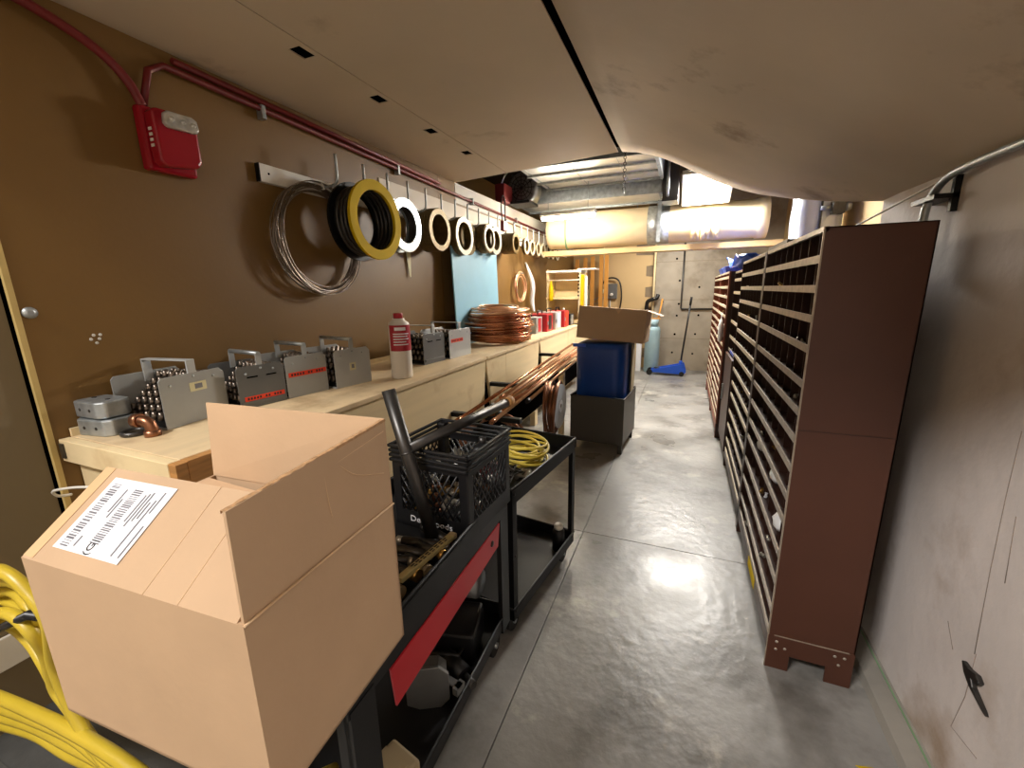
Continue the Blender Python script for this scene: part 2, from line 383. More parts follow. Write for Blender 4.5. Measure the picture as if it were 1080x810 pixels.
for s_ in (-1, 1): MB().cyl((-.32, s_*.025, .012), (.32, s_*.025, .012), .014).build('tube', 'tubeglow', t)
for sx in (-.25, .25): MB().cyl((sx, 0, .085), (sx, 0, .42), .004).build('hanger_rod', 'galv', t)
t = thing('rear_lamp', 'fluorescent lamp hung from the deck behind the soffit', 'lamp', (-2.0, -2.0, 4.2), R(-30))
MB().box(-.57, .57, -.14, .14, .03, .08).build('housing', 'white_paint', t)
for sx in (-.4, .4): MB().cyl((sx, 0, .08), (sx, 0, .7), .006).build('hanger_rod', 'galv', t)
# jacketed round duct
t = thing('insulated_duct', 'big cream jacketed round duct crossing under the deck', 'duct', (-.6, 6.0, 2.29))
prof = [(.0, -1.25), (.225, -1.25), (.23, -1.2), (.226, -.9), (.232, -.55), (.228, 0), (.232, .5), (.226, .9), (.22, 1.3), (.235, 1.31), (.235, 1.42), (.0, 1.42)]
MB().lathe(prof, (0, 0, 0), 'X', 32).build('jacket', 'insul', t)
MB().lathe([(.236, -.07), (.236, .19)], (.15, 0, 0), 'X', 32).build('metal_band', 'galv', t)
MB().box(.20, .245, -.245, -.238, -.23, .26).build('strap', 'galv', t)
MB().ring((-1.0, 0, 0), (1, .1, 0), .238, .012, 32, 6).build('green_strap', 'green', t)
q = MB()
for i in range(7): q.ring((.62+i*.045, -.13, -.10), (1, 0, .1*(i % 3-1)), .10, .022, 20, 6, .02)
q.build('loose_wrap', 'insul', t)
tag(MB().box(-2.1, 1.0, 5.92, 6.14, 1.965, 2.03).build('timber_beam', 'beige', at=(-.5, 6, 2.02)), 'long pale beam under the cream jacketed duct', 'beam')
# rectangular ducts
t = thing('sheet_metal_duct', 'wide shiny rectangular sheet metal duct above the strip lamp', 'duct', (-1.3, 4.85, 2.72))
MB().box(-.40, .94, -.52, .50, 0, .5).build('duct_body', 'duct', t, bevel=.006)
for y in (-.52, -.18, .16, .5): MB().box(-.41, .955, y-.012, y+.012, -.022, .5).build('flange', 'galv', t)
MB().box(.94, .975, -.52, .5, -.03, .52).build('end_flange', 'galv', t)
for i in range(3): MB().box(-.35+i*.47, -.345+i*.47, -.5, .5, -.006, .0).build('seam', 'galv', t)
t = thing('sheet_metal_duct', 'lower second sheet metal duct behind the wide one', 'duct', (-1.3, 5.8, 2.60))
MB().box(-.9, .92, -.34, .30, 0, .34).build('duct_body', 'duct', t, bevel=.006)
for y in (-.34, .30): MB().box(-.91, .93, y-.012, y+.012, -.025, .36).build('flange', 'galv', t)
MB().box(.92, .95, -.36, .32, -.025, .4).build('end_flange', 'galv', t)
tag(MB().box(-.33, -.16, 5.3, 5.6, 2.45, 3.4).build('steel_beam', 'beam', at=(-.17, 5.45, 2.45)), 'dark steel hanger beam right of the metal ducts', 'beam')
tag(MB().tube([(-.27, 5.25, 3.4), (-.27, 5.25, 2.55), (-.27, 5.3, 2.5)], .016).build('hanger_pipe', 'galv', at=(-.27, 5.25, 2.5)), 'thin bright pipe hanging beside the dark beam', 'pipe')
tag(MB().tube([(-.08, 5.1, 3.40), (-.08, 5.1, 2.72), (-.06, 5.1, 2.70), (.22, 5.1, 2.70)], .014).build('bracket_pipe', 'darksteel', at=(-.08, 5, 2.6)), 'bent dark pipe bracket beside the LED panel lamp', 'pipe')
q = MB()
for i in range(14):
    q.ring((-.505, 3.56, 2.52-i*.022), (1, 0, 0) if i % 2 else (0, 1, 0), .011, .0028, 12, 5)
tag(q.build('hanging_chain', 'darksteel', at=(-.505, 3.56, 2.2)), 'short dark chain hanging from the soffit joint', 'chain')
# film wrapped vertical duct on the right
t = thing('wrapped_duct', 'vertical duct wrapped in shiny plastic film right of the round duct', 'duct', (1.13, 5.2, 0))
q = MB(); n = 20; ring_ = []
for zi in range(15):
    for j in range(n):
        a = 2*math.pi*j/n; rx, ry = .20, .2
        e = .55; cx, sx = math.cos(a), math.sin(a)
        wv = 1+.025*math.sin(5*a+zi*1.9)
        ring_.append((rx*wv*math.copysign(abs(cx)**e, cx), ry*wv*math.copysign(abs(sx)**e, sx), 1.75+zi*.11))
q.add(ring_, [(i*n+j, i*n+(j+1) % n, (i+1)*n+(j+1) % n, (i+1)*n+j) for i in range(14) for j in range(n)], True)
q.build('film_wrap', 'film', t)
MB().box(-.18, .18, -.18, .18, 0, 1.78).build('duct_core', 'galv', t)
MB().box(-.015, .0, -.225, -.21, 1.8, 3.2).build('seam', 'darksteel', t)
t = thing('damper_motor', 'small grey damper motor on the film wrapped duct', 'motor', (1.24, 4.95, 2.2))
MB().box(-.05, .05, -.04, .04, -.06, .06).build('body', 'darksteel', t, bevel=.006)
MB().cyl((-.05, 0, 0), (-.13, 0, 0), .02).build('shaft', 'galv', t)
MB().lathe([(.035, 0), (.045, .02), (.03, .05)], (.05, 0, 0), 'X', 14).build('cap', 'galv', t)
# fan unit by the wall top
t = thing('exhaust_fan', 'dark round fan housing with cable above the white wall top', 'fan', (-1.92, 4.95, 2.505))
MB().lathe([(.17, 0), (.19, .02), (.19, .2), (.15, .24), (.15, .26)], (0, .1, .19), 'Y', 24).build('drum', 'steel', t)
for r_ in (.05, .09, .13): MB().ring((0, .09, .19), (0, 1, 0), r_, .004, 20, 5).build('grill_ring', 'blackmetal', t)
for i in range(6):
    a = i*math.pi/6
    MB().cyl((.16*math.cos(a), .088, .19+.16*math.sin(a)), (-.16*math.cos(a), .088, .19-.16*math.sin(a)), .004, n=6).build('grill_bar', 'blackmetal', t)
MB().box(-.14, .14, -.02, .3, 0, .03).build('foot', 'blackmetal', t)
MB().box(-.22, -.1, -.2, .05, .0, .2).build('motor_box', 'redpipe', t, bevel=.01)
MB().tube(spline([(-.05, .08, .4), (-.14, -.05, .33), (-.2, -.12, .1), (-.1, -.18, .02)], 8), .008, 6).build('cable', 'white_paint', t)
# conduits on the left wall, alarm
pts = spline([(-2.06, .72, 2.462), (-2.06, .9, 2.44), (-2.06, 1.05, 2.39), (-2.055, 1.13, 2.32), (-2.05, 1.165, 2.24)], 8)
tag(MB().tube(pts, .017, 10).build('red_conduit', 'redpipe', at=(-2.06, .9, 2.3)), 'dull red flexible conduit bending down into the wall alarm', 'conduit')
t = thing('red_conduit', 'straight thin red conduit running along the top of left wall', 'conduit', (-2.066, 1.22, 2.41))
MB().tube([(0, -.04, -.16), (0, 0, -.02), (0, .06, .02), (0, 2.2, -.02), (0, 6.9, -.10)], .0135, 10).build('pipe', 'redpipe', t)
MB().tube([(0, .1, .055), (0, 2.2, .015)], .0135, 10).build('pipe', 'redpipe', t)
for y in (.5, 1.6, 2.8, 4.0, 5.2):
    MB().box(-.022, .018, y-.012, y+.012, -.03-.012*y, .035-.012*y).build('clip', 'galv', t, bevel=.003)
t = thing('fire_alarm', 'red wall fire alarm with clear strobe lens', 'alarm', (-2.09, 1.24, 2.12))
MB().box(0, .05, -.095, .095, -.115, .125).build('back_box', 'alarmred', t, bevel=.012)
q = MB(); q.prism([(-.082, -.09), (-.06, -.105), (.07, -.085), (.085, -.06), (.085, .09), (.06, .115), (-.07, .11), (-.085, .09)], 'X', .05, .11)
q.build('front_cover', 'alarmred', t, bevel=.018, seg=3)
q = MB(); q.prism([(-.058, .055), (-.045, .04), (.065, .045), (.078, .06), (.072, .098), (.05, .106), (-.04, .102), (-.055, .09)], 'X', .108, .135)
ln = q.build('strobe_lens', 'lens', t, bevel=.009, seg=3); ln['label'] = 'clear faceted strobe lens'
for y in (-.03, .012, .05): MB().lathe([(.011, 0), (.009, .01), (.003, .014)], (.130, y, .073), 'X', 10).build('lamp_bead', 'lens', t)
for i, z_ in enumerate((-.03, -.01, .01, .03)): MB().box(.072, .09, -.0865, -.084, z_-.005, z_+.005).build('side_letter', 'white_paint', t)

# hook rail and hooks
t = thing('hook_rail', 'long white rail of upturned wire hooks on the left wall', 'hook rail', (-2.09, 1.66, 2.07))
MB().box(0, .028, 0, 6.05, 0, .088).build('rail_board', 'white_paint', t, bevel=.002)
MB().box(.0, .03, -.004, .0, 0, .088).build('end_cap', 'blackmetal', t)
MB().cyl((.026, .05, .045), (.0295, .05, .045), .006, n=10).build('screw_hole', 'hole', t)
hk = None; HY = []
for i in range(22):
    HY.append(2.03+i*.2265)
for i, y in enumerate(HY):
    if hk is None:
        q = MB(); q.tube(spline([(.0, 0, 0), (.06, 0, -.002), (.12, 0, .004), (.146, 0, .02), (.155, 0, .05), (.155, 0, .165)], 5), .0078, 8)
        hk = q.build('hook', 'galv', t); hk.location = (.028, y-1.66, .04)
    else: share(hk, (.028, y-1.66, .04), parent=t)
# coils on the hooks; arm runs along X at z about 2.105
def hang(y, Rin): return (-1.97, y, 2.105-Rin+.012)
q = MB()
for i in range(16): q.ring((random.uniform(-.02, .02), random.uniform(-.01, .01), -.305+random.uniform(-.03, .02)), (1, random.uniform(-.08, .08), random.uniform(-.05, .05)), .305+random.uniform(-.025, .006), .0035, 48, 5, .006)
t = thing('wire_coil', 'large loose coil of thin steel wire on the first hook', 'wire coil', (-2.03, 1.98, 2.12))
q.build('strands', 'wire', t)
MB().tube([(.0, 0, .0), (.02, .03, .01), (.02, .05, -.02), (0, .03, -.03)], .006, 6).build('tie', 'white_paint', t)
t = thing('cable_spool', 'bright yellow flanged spool ring on the second hook', 'spool', (-1.90, 2.24, 1.985))
def annulus(q, x0, x1, ri, ro, n=40, c=(0, 0, 0)):
    v = []; f = []
    for x, r_ in ((x0, ri), (x0, ro), (x1, ro), (x1, ri)):
        for j in range(n):
            a = 2*math.pi*j/n; v.append((c[0]+x, c[1]+r_*math.cos(a), c[2]+r_*math.sin(a)))
    for k in range(4):
        f += [(k*n+j, k*n+(j+1) % n, ((k+1) % 4)*n+(j+1) % n, ((k+1) % 4)*n+j) for j in range(n)]
    return q.add(v, f, False)
annulus(MB(), .065, .085, .176, .235, c=(0, 0, -.045)).build('yellow_flange', 'yellow', t)
annulus(MB(), -.09, -.075, .165, .235, c=(0, 0, -.045)).build('dark_flange', 'blackmetal', t)
q = MB()
for i in range(9): q.ring((-.065+i*.016, 0, -.045), (1, 0, 0), .19+.008*(i % 2), .012, 40, 6, .004)
q.build('wire_winding', 'darksteel', t)
t = thing('cable_spool', 'pearly white flanged spool ring right of the yellow one', 'spool', (-1.96, 2.655, 2.005))
for x in (-.03, .05): annulus(MB(), x, x+.012, .125, .185, c=(0, 0, -.035)).build('pearl_flange', 'pearl', t)
q = MB()
for i in range(5): q.ring((-.008+i*.013, 0, -.035), (1, 0, 0), .145, .010, 36, 6, .003)
q.build('wire_winding', 'darksteel', t)
def wirecoil(y, Ro, Ri, wdt, label, rim, x=-1.96, group=None):
    t = thing('wire_coil', label, 'wire coil', (x, y, 2.11-Ri), group=group)
    q = MB(); nr = max(3, int(wdt/.016)); r_ = (Ro-Ri)/2
    annulus(q, -wdt/2, wdt/2, Ri, Ro-.004)
    for i in range(nr): q.ring((-wdt/2+wdt*(i+.5)/nr, 0, 0), (1, 0, 0), Ro-.006, wdt/nr*.52, 36, 6, .0015)
    q.build('winding', 'olive', t)
    if rim: annulus(MB(), wdt/2, wdt/2+.008, Ri+.004, Ri+.03 if rim == 1 else Ro).build('pale_rim', 'olive_light', t)
    return t
wirecoil(3.10, .165, .12, .14, 'wide olive wire coil hanging between pearly spool and rimmed coil', 0)
wirecoil(3.55, .165, .12, .10, 'dark wire coil with a broad white rim on its hook', 2, -1.965)
wirecoil(3.73, .16, .11, .05, 'thin dark coil half hidden behind the white rimmed coil', 0, -1.985)
wirecoil(4.02, .14, .095, .16, 'deep olive coil with two white rim rings above blue board', 1, -1.965)
wirecoil(4.22, .14, .095, .05, 'slim white rimmed coil just past the deep olive coil', 2, -1.93)
wirecoil(4.75, .115, .075, .17, 'deep olive coil below the dangling black loop', 0, -1.965)
for i, y in enumerate((5.19, 5.42, 5.65, 5.88, 6.11, 6.34, 6.57)):
    wirecoil(y, .10-.004*(i % 3), .066, .03+.012*(i % 2), ('nearest', 'second', 'third', 'fourth', 'fifth', 'sixth', 'farthest')[i]+' of the small white rimmed coils far along the rail', 2, -1.93-.012*(i % 2), 'small coils on the far hooks')
# white tag end, black loop with red lock
t = thing('padlock', 'red padlock with tall black cable loop on the hook rail', 'padlock', (-1.915, 4.47, 2.16))
MB().box(-.02, .02, -.05, .05, -.02, .085).build('lock_body', 'redpipe', t, bevel=.006)
MB().box(-.012, .012, .05, .075, -.01, .08).build('red_tag', 'red', t)
MB().tube(spline([(0, -.035, .08), (0, -.06, .2), (0, -.045, .31), (0, .0, .345), (0, .04, .30), (0, .045, .18), (0, .035, .08)], 7), .007, 7).build('cable_loop', 'blackmetal', t)
tag(MB().box(-1.97, -1.88, 6.74, 6.78, 2.06, 2.085).build('white_tag', 'white_paint', at=(-1.92, 6.76, 2.07)), 'small white tag at the far end of hook rail', 'tag')
q = MB(); q.sheet([(-2.075, 2.86, 1.92), (-2.075, 2.94, 1.92), (-2.07, 2.91, 1.62), (-2.07, 2.895, 1.62)], .004)
tag(q.build('paper_strip', 'cream', at=(-2.07, 2.9, 1.62)), 'tapering strip of pale paper hanging below the wire coils', 'paper strip')

# ================================================================== WORKBENCH
t = thing('workbench', 'long plywood workbench with closed front along the left wall', 'workbench', (-1.75, .72, 0))
WB = t
q = MB().box(-2.085, -1.44, .735, 6.7, .972, 1.0); q.build('bench_top', 'plytop', t, world=True, bevel=.003)
MB().box(-2.085, -1.44, .70, .733, .915, .998).build('end_board', 'ply', t, world=True, bevel=.003)
MB().box(-1.438, -1.40, .70, .733, .915, .998).build('board_end', 'endgrain', t, world=True, bevel=.002)
MB().box(-1.44, -1.405, .736, 1.12, .905, .998).build('front_board', 'endgrain', t, world=True, bevel=.002)
MB().box(-2.085, -1.46, .74, .765, .0, .915).build('end_panel', 'ply', t, world=True)
pan = [((1.125, .5, 1.0), (2.895, .5, 2.84)), ((2.906, .5, 3.0), (3.30, .5, 3.30)), ((3.305, .5, 3.305), (4.205, .5, 4.14)), ((4.225, .5, 4.35), (5.4, .5, 5.4)), ((5.41, .5, 5.41), (6.7, .5, 6.7))]
for (a0, zb, a1), (b0, _, b1) in pan:
    MB().prism([(a1, .52), (b1, .52), (b0, .972), (a0, .972)], 'X', -1.44, -1.42).build('front_panel', 'ply', t, world=True)
    MB().box(-1.44, -1.405, a0, b0, .975, 1.0).build('nosing', 'plytop', t, world=True, bevel=.003)
for y in (.80, 2.93, 4.25, 6.6):
    for x in (-1.545, -2.05): MB().box(x, x+.06, y, y+.09, 0, .97).build('leg', 'ply', t, world=True)
MB().box(-1.475, -1.465, .8, 6.65, .2, .96).build('gap_shade_sheet', 'hole', t, world=True)  # black sheet added behind the front gaps, paints in the shaded interior
MB().box(-2.05, -1.48, .8, 6.65, .18, .2).build('lower_shelf', 'ply', t, world=True)
MB().box(-2.083, -2.07, .735, 6.7, 1.0, 1.03).build('back_strip', 'ply', t, world=True)
for y, zt in ((2.36, .705), (2.98, .781), (4.28, .830)):
    MB().box(-1.5, -.92 if y < 4 else -.99, y-.02, y+.02, zt-.03, zt).build('bracket_arm', 'blackmetal', t, world=True)
MB().box(-1.10, -1.05, 3.84, 3.90, 0, .842).build('prop_post', 'ply', t, world=True)
MB().box(-2.075, -2.05, .694, .70, .93, .985).build('corner_bracket', 'darksteel', t, world=True)
tag(MB().tube(spline([(-2.06, .69, .79), (-2.06, .655, .80), (-2.04, .64, .83), (-1.95, .66, .85), (-1.85, .68, .86)], 6), .005, 6).build('power_cable', 'white_paint', at=(-2, .66, .8)), 'short white cable poking out beside the bench end', 'cable')

# bench things -------------------------------------------------------
def ebox(loc, rz, label):
    t = thing('junction_box', label, 'metal box', loc, rz)
    q = MB(); w_, d_, h_, c = .085, .055, .062, .022
    oct_ = [(-w_, -d_+c), (-w_+c, -d_), (w_-c, -d_), (w_, -d_+c), (w_, d_-c), (w_-c, d_), (-w_+c, d_), (-w_, d_-c)]
    q.prism(oct_, 'Z', 0, h_); q.build('body', 'galv', t, bevel=.006)
    for x in (-.03, .03): MB().cyl((x, -d_-.0015, h_*.5), (x, -d_+.002, h_*.5), .006, n=8).build('knockout', 'darksteel', t)
    for x in (-.045, .04): MB().cyl((x, .0, h_-.001), (x, .0, h_+.003), .008, n=8).build('screw', 'darksteel', t)
    return t
ebox((-2.005, .815, 1.0), R(8), 'lower dented galvanised junction box at bench end')
ebox((-2.02, .82, 1.066), R(2), 'upper dented galvanised junction box stacked at bench end')
tag(MB().ring((0, 0, .009), (0, 0, 1), .036, .0088, 28, 8).build('steel_ring', 'darksteel', at=(0, 0, 0)), 'dark grey steel ring lying flat beside the copper elbow', 'ring').location = (-1.868, .83, 1.0)
t = thing('copper_elbow', 'small copper elbow fitting standing on the bench corner', 'pipe fitting', (-1.785, .845, 1.0))
MB().tube(spline([(0, 0, .0), (0, 0, .03), (-.012, -.004, .052), (-.04, -.012, .058)], 6), .02, 12).build('elbow', 'copper_old', t)
MB().cyl((0, 0, 0), (0, 0, .022), .026).build('collar', 'copper_old', t)
MB().cyl((-.035, -.011, .058), (-.06, -.018, .058), .025).build('collar', 'copper_old', t)

def dispenser(loc, rz, w_, d_, h_, plate, label, cat='bit dispenser', bits=True, strip=None, sq=None, handle='flat', vents=False, tiers=7):
    """two side plates (normals along +-x), stepped rows of drill bits between them and a carrying handle. front plate at x=0, depth to -x, y from 0 to w"""
    t = thing('bit_dispenser', label, cat, loc, rz)
    pts = [(0, 0), (w_, 0), (w_, h_-.02), (w_-.02, h_), (.012, h_), (0, h_-.012)]
    for x in (0, -d_): MB().prism(pts, 'X', x-.003, x).build('side_plate', plate, t, bevel=.0015)
    MB().box(-d_, -.003, 0, w_, 0, .006).build('base_plate', plate, t)
    MB().box(-d_, -.003, w_-.004, w_, 0, h_*.9).build('rear_plate', plate, t)
    if bits:
        st = None; bt = None; cols = 7
        for k in range(tiers):
            y0 = .010+k*(w_*.62)/tiers; z1 = .03+k*(h_-.045)/tiers; y1 = y0+w_*.62/tiers if k < tiers-1 else w_-.006
            MB().box(-d_+.004, -.006, y0, y1, .006, z1).build('step', 'blackmetal', t)
            for c, y0 in [(c, y0) for c in range(cols)]+([(c, y0+.03*r_) for c in range(cols) for r_ in (1, 2)] if k == tiers-1 else []):
                x = -d_+.016+c*(d_-.032)/(cols-1)
                if bt is None:
                    q = MB(); q.lathe([(.0, 0), (.0125, 0), (.0125, .02), (.009, .025), (.009, .032), (.0, .032)], n=10)
                    bt = q.build('bit', 'bit', t); bt.location = (x, y0+.013, z1-.002)
                else: share(bt, (x, y0+.013, z1-.002+random.uniform(-.003, .003)), parent=t)
    else:
        MB().box(-d_+.004, -.006, .004, w_-.006, .006, h_*.8).build('tray', 'blackmetal', t)
        for k in range(9): MB().cyl((-d_*random.uniform(.1, .9), random.uniform(.02, w_-.02), h_*.78), (-d_*random.uniform(.2, .8), random.uniform(.02, w_-.02), h_+.008), .006, n=7).build('bit', 'bit', t)
    if handle:
        hz = h_+.05; y = w_*.5
        if handle == 'flat':
            for x in (-.004, -d_+.002): MB().box(x-.003, x+.003, y-.017, y+.017, h_-.04, hz).build('handle_leg', 'plate_light', t)
            MB().box(-d_-.002, .0, y-.017, y+.017, hz-.003, hz+.003).build('handle_bar', 'plate_light', t, bevel=.002)
        else:
            for x in (-.006, -d_+.004): MB().box(x-.003, x+.003, y-.012, y+.012, h_-.03, hz).build('handle_leg', 'plate_light', t)
            MB().cyl((-d_-.002, y, hz), (.0, y, hz), .010).build('handle_bar', 'galv', t)
    for y, z_ in ((.04, h_*.82), (w_-.05, h_*.86), (w_*.5, h_-.015)): MB().lathe([(.006, 0), (.005, .002), (.001, .003)], (0, y, z_), 'X', 8).build('rivet', 'galv', t)
    if strip:
        y0, y1, z0, z1 = strip
        s_ = MB().box(0, .0012, y0*w_, y1*w_, z0*h_, z1*h_).build('red_label', 'orange', t); s_['label'] = 'red tape label'
        q = MB(); n = 12
        for i in range(n):
            if i in (5, 8): continue
            a = y0*w_+(y1-y0)*w_*(.06+.88*i/n); q.box(.0011, .0016, a, a+(y1-y0)*w_*.045, z0*h_+.25*(z1-z0)*h_, z0*h_+.75*(z1-z0)*h_)
        q.build('label_print', 'ink', t)['kind'] = 'stuff'
    if sq:
        y0, y1, z0, z1 = sq
        MB().box(0, .0012, y0*w_, y1*w_, z0*h_, z1*h_).build('paper_label', 'cream', t)
        MB().box(.0011, .0016, (y0+.3*(y1-y0))*w_, (y0+.75*(y1-y0))*w_, (z0+.25*(z1-z0))*h_, (z0+.8*(z1-z0))*h_).build('label_print', 'greyink', t)
    if vents:
        for y in (.2, .6): MB().box(0, .002, y*w_, (y+.22)*w_, h_*.72, h_*.75).build('vent_slot', 'hole' if plate != 'x' else 'ink', t)
        MB().box(0, .006, .05*w_, .95*w_, .1*h_, .16*h_).build('pressed_rib', plate, t)
    return t
dispenser((-1.80, .90, 1.0), R(8), .27, .24, .20, 'plate', 'light grey dispenser with cream label and open rows of steel bits nearest end', sq=(.42, .68, .62, .80))
dispenser((-1.795, 1.19, 1.0), R(-8), .215, .24, .19, 'plate_dark', 'dark grey bit dispenser with red label low on its plate', strip=(.10, .95, .17, .28), handle='round', vents=True)
dispenser((-1.765, 1.41, 1.0), R(-8), .225, .24, .205, 'plate', 'mid grey bit dispenser with red label high on its plate', strip=(.06, .97, .50, .61), handle='round')
dispenser((-1.70, 1.655, 1.0), R(-10), .23, .27, .205, 'plate_light', 'pale bit dispenser with small square label beside the bottle', sq=(.40, .56, .42, .62), handle='round', tiers=6)
dispenser((-1.66, 2.42, 1.0), R(-4), .25, .26, .215, 'plate_dark', 'dark vented bit dispenser just past the white bottle', bits=True, handle='flat', vents=True, tiers=5)
dispenser((-1.62, 2.70, 1.0), R(-3), .31, .26, .215, 'plate_light', 'light grey dispenser with two orange labels beside copper coil', strip=(.08, .62, .56, .68), handle='flat', tiers=6)
MBq = MB()
# white bottle
t = thing('bottle', 'white plastic bottle with red label and red cap', 'bottle', (-1.555, 2.03, 1.0))
MB().lathe([(.0, 0), (.058, 0), (.062, .008), (.062, .30), (.058, .325), (.04, .338), (.034, .345), (.034, .352), (0, .352)], n=32).build('bottle_body', 'bottle', t)
MB().lathe([(.0, .352), (.027, .352), (.027, .378), (.024, .382), (.0, .382)], n=20).build('cap', 'redlabel', t)
q = MB(); n = 18; v = []
for zz in (.165, .315):
    for j in range(n+1):
        a = R(-75)+R(150)*j/n; v.append((.0628*math.cos(a), .0628*math.sin(a), zz))
q.add(v, [(j, j+1, n+2+j, n+1+j) for j in range(n)], True)
lb = q.build('label', 'redlabel', t); lb['label'] = 'dark red wraparound label'; lb.rotation_euler = (0, 0, R(-38))
q = MB()
for k, (z0, z1, a0, a1) in enumerate(((.285, .303, -40, 20), (.262, .268, -50, 40), (.248, .254, -50, 30), (.232, .238, -50, 38), (.216, .222, -50, 20), (.2, .206, -50, 34))):
    v = []
    for zz in (z0, z1):
        for j in range(9): a = R(a0+(a1-a0)*j/8); v.append((.0633*math.cos(a), .0633*math.sin(a), zz))
    q.add(v, [(j, j+1, 10+j, 9+j) for j in range(8)], True)
q.build('label_print', 'label', t).rotation_euler = (0, 0, R(-38))
# blue board leaning at the wall
q = MB(); q.sheet([(-1.93, 3.36, 1.002), (-1.93, 4.30, 1.002), (-1.985, 4.38, 1.90), (-1.985, 3.40, 1.90)], .012)
tag(q.build('blue_board', 'blueboard', at=(-1.96, 3.9, 1.0)), 'light blue rigid board standing against the wall behind copper coil', 'board')
# big copper coil stack
t = thing('copper_coil', 'thick stack of coiled copper tubing on the bench', 'copper coil', (-1.73, 3.83, 1.0))
q = MB(); random.seed(3)
for L_ in range(13):
    for k in range(3):
        q.ring((random.uniform(-.02, .02), random.uniform(-.025, .025), .035+L_*.0195+random.uniform(-.004, .004)), (random.uniform(-.03, .03), random.uniform(-.03, .03), 1), .315-k*.03+random.uniform(-.02, .02)+.012*math.sin(L_), .0095, 48, 7, .008)
q.build('tubing', 'copper', t)
q = MB()
for k in range(5): q.ring((random.uniform(-.02, .02), random.uniform(-.02, .02), .30+.012*k), (random.uniform(-.06, .06), random.uniform(-.06, .06), 1), .31-.035*k, .0095, 48, 7, .008)
q.build('top_turns', 'copper_bright', t)
q = MB(); q.tube(spline([(.10, .29, .25), (.22, .26, .22), (.29, .15, .16), (.3, .05, .05), (.28, -.06, .012)], 8), .0095, 7); q.build('loose_end', 'copper_bright', t)
for y in (-.12, .2): tag(MB().box(-.06, .27, y-.03, y+.03, 0, .022).build('wood_block', 'endgrain', at=(0, 0, 0)), 'short wood block under the copper coil stack', 'wood block', 'blocks under the copper coil').location = (-1.73, 3.83, 1.0)
# tools towards the far end of bench
def toolcase(loc, w_, d_, h_, label, m1, m2, rz=0):
    t = thing('tool_case', label, 'tool case', loc, rz)
    MB().box(-d_, 0, 0, w_, 0, h_).build('case_body', m1, t, bevel=.006)
    MB().box(0, .004, w_*.3, w_*.75, h_*.1, h_*.92).build('front_badge', m2, t)
    MB().tube([(-d_*.5, w_*.15, h_), (-d_*.5, w_*.15, h_+.04), (-d_*.5, w_*.85, h_+.04), (-d_*.5, w_*.85, h_)], .008, 7).build('handle', 'blackmetal', t)
    MB().box(0, .008, w_*.05, w_*.2, h_*.4, h_*.6).build('latch', 'galv', t)
toolcase((-1.58, 4.58, 1.0), .22, .25, .19, 'grey and red tool case next to copper coil', 'plate', 'red')
toolcase((-1.54, 4.86, 1.0), .24, .26, .21, 'dark red tool case with black front plate', 'red', 'black')
toolcase((-1.52, 5.16, 1.0), .26, .26, .22, 'white fronted tool case between red cases', 'plate_light', 'label')
toolcase((-1.50, 5.50, 1.0), .24, .26, .22, 'bright red tool case at the far end of bench', 'red', 'orange')
toolcase((-1.50, 5.82, 1.0), .2, .26, .16, 'black tool case behind the bright red one', 'black', 'plate_light')
t = thing('tool_tray', 'low grey metal tray of tools behind the tool cases', 'tray', (-1.95, 4.75, 1.0))
MB().box(-.08, .08, -.3, .3, 0, .012).build('tray_floor', 'plate', t)
for x in (-.08, .08): MB().box(x-.003, x+.003, -.3, .3, 0, .16).build('tray_side', 'plate', t)
for k in range(6): MB().cyl((-.05+.02*k, -.25+.03*k, .04+.02*k), (-.04+.02*k, .2, .06+.02*k), .01, n=8).build('tool_shaft', 'darksteel', t)
# storage shelf on the bench far end
t = thing('bench_shelf', 'pale open shelf unit standing on the far bench end', 'shelf', (-1.66, 6.2, 1.0))
for x in (-.24, .24): MB().box(x-.012, x+.012, -.18, .18, 0, .78).build('side_panel', 'ply', t)
for z_ in (.02, .36, .74): MB().box(-.26, .26, -.19, .19, z_, z_+.03).build('shelf_board', 'ply' if z_ < .7 else 'white_paint', t)
MB().box(-.24, .24, .17, .18, 0, .76).build('back_panel', 'ply', t)
MB().box(.225, .229, -.186, -.182, .0, .74).build('slotted_strip', 'white_paint', t)
for k in range(7): MB().box(.215, .235, -.19, -.186, .4+.05*k, .425+.05*k).build('strip_slot', 'hole', t)
MB().cyl((-.24, -.19, .63), (.24, -.19, .63), .008).build('rod', 'white_paint', t)
tag(MB().box(-1.46, -1.20, 6.05, 6.3, 1.77, 1.79).build('loose_board', 'white_paint', at=(-1.3, 6.2, 1.77)), 'small white board resting atop the bench shelf corner', 'board')
tag(MB().lathe([(0, 0), (.03, 0), (.034, .02), (.034, .2), (.014, .25), (.014, .28), (0, .28)], n=16).build('yellow_tube', 'yellow', at=(0, 0, 0)), 'yellow caulk tube hanging at the bench shelf', 'tube').location = (-1.83, 5.97, 1.34)
tag(MB().box(-.025, .025, -.012, .012, 0, .60).build('yellow_level', 'yellow', at=(0, 0, 0), bevel=.004), 'tall yellow spirit level leaning beside the bench shelf', 'level').location = (-1.375, 6.0, 1.10)
tag(MB().box(-.02, .02, -.012, .012, 0, .60).build('white_level', 'white_paint', at=(0, 0, 0), bevel=.004), 'tall white strip beside the yellow level', 'strip').location = (-1.33, 6.03, 1.08)
tag(MB().lathe([(0, 0), (.03, 0), (.03, .13), (.012, .16), (.012, .19), (0, .19)], n=14).build('white_bottle', 'bottle', at=(0, 0, 0)), 'small white spray bottle on the bench shelf', 'bottle').location = (-1.66, 6.06, 1.05)
q = MB()
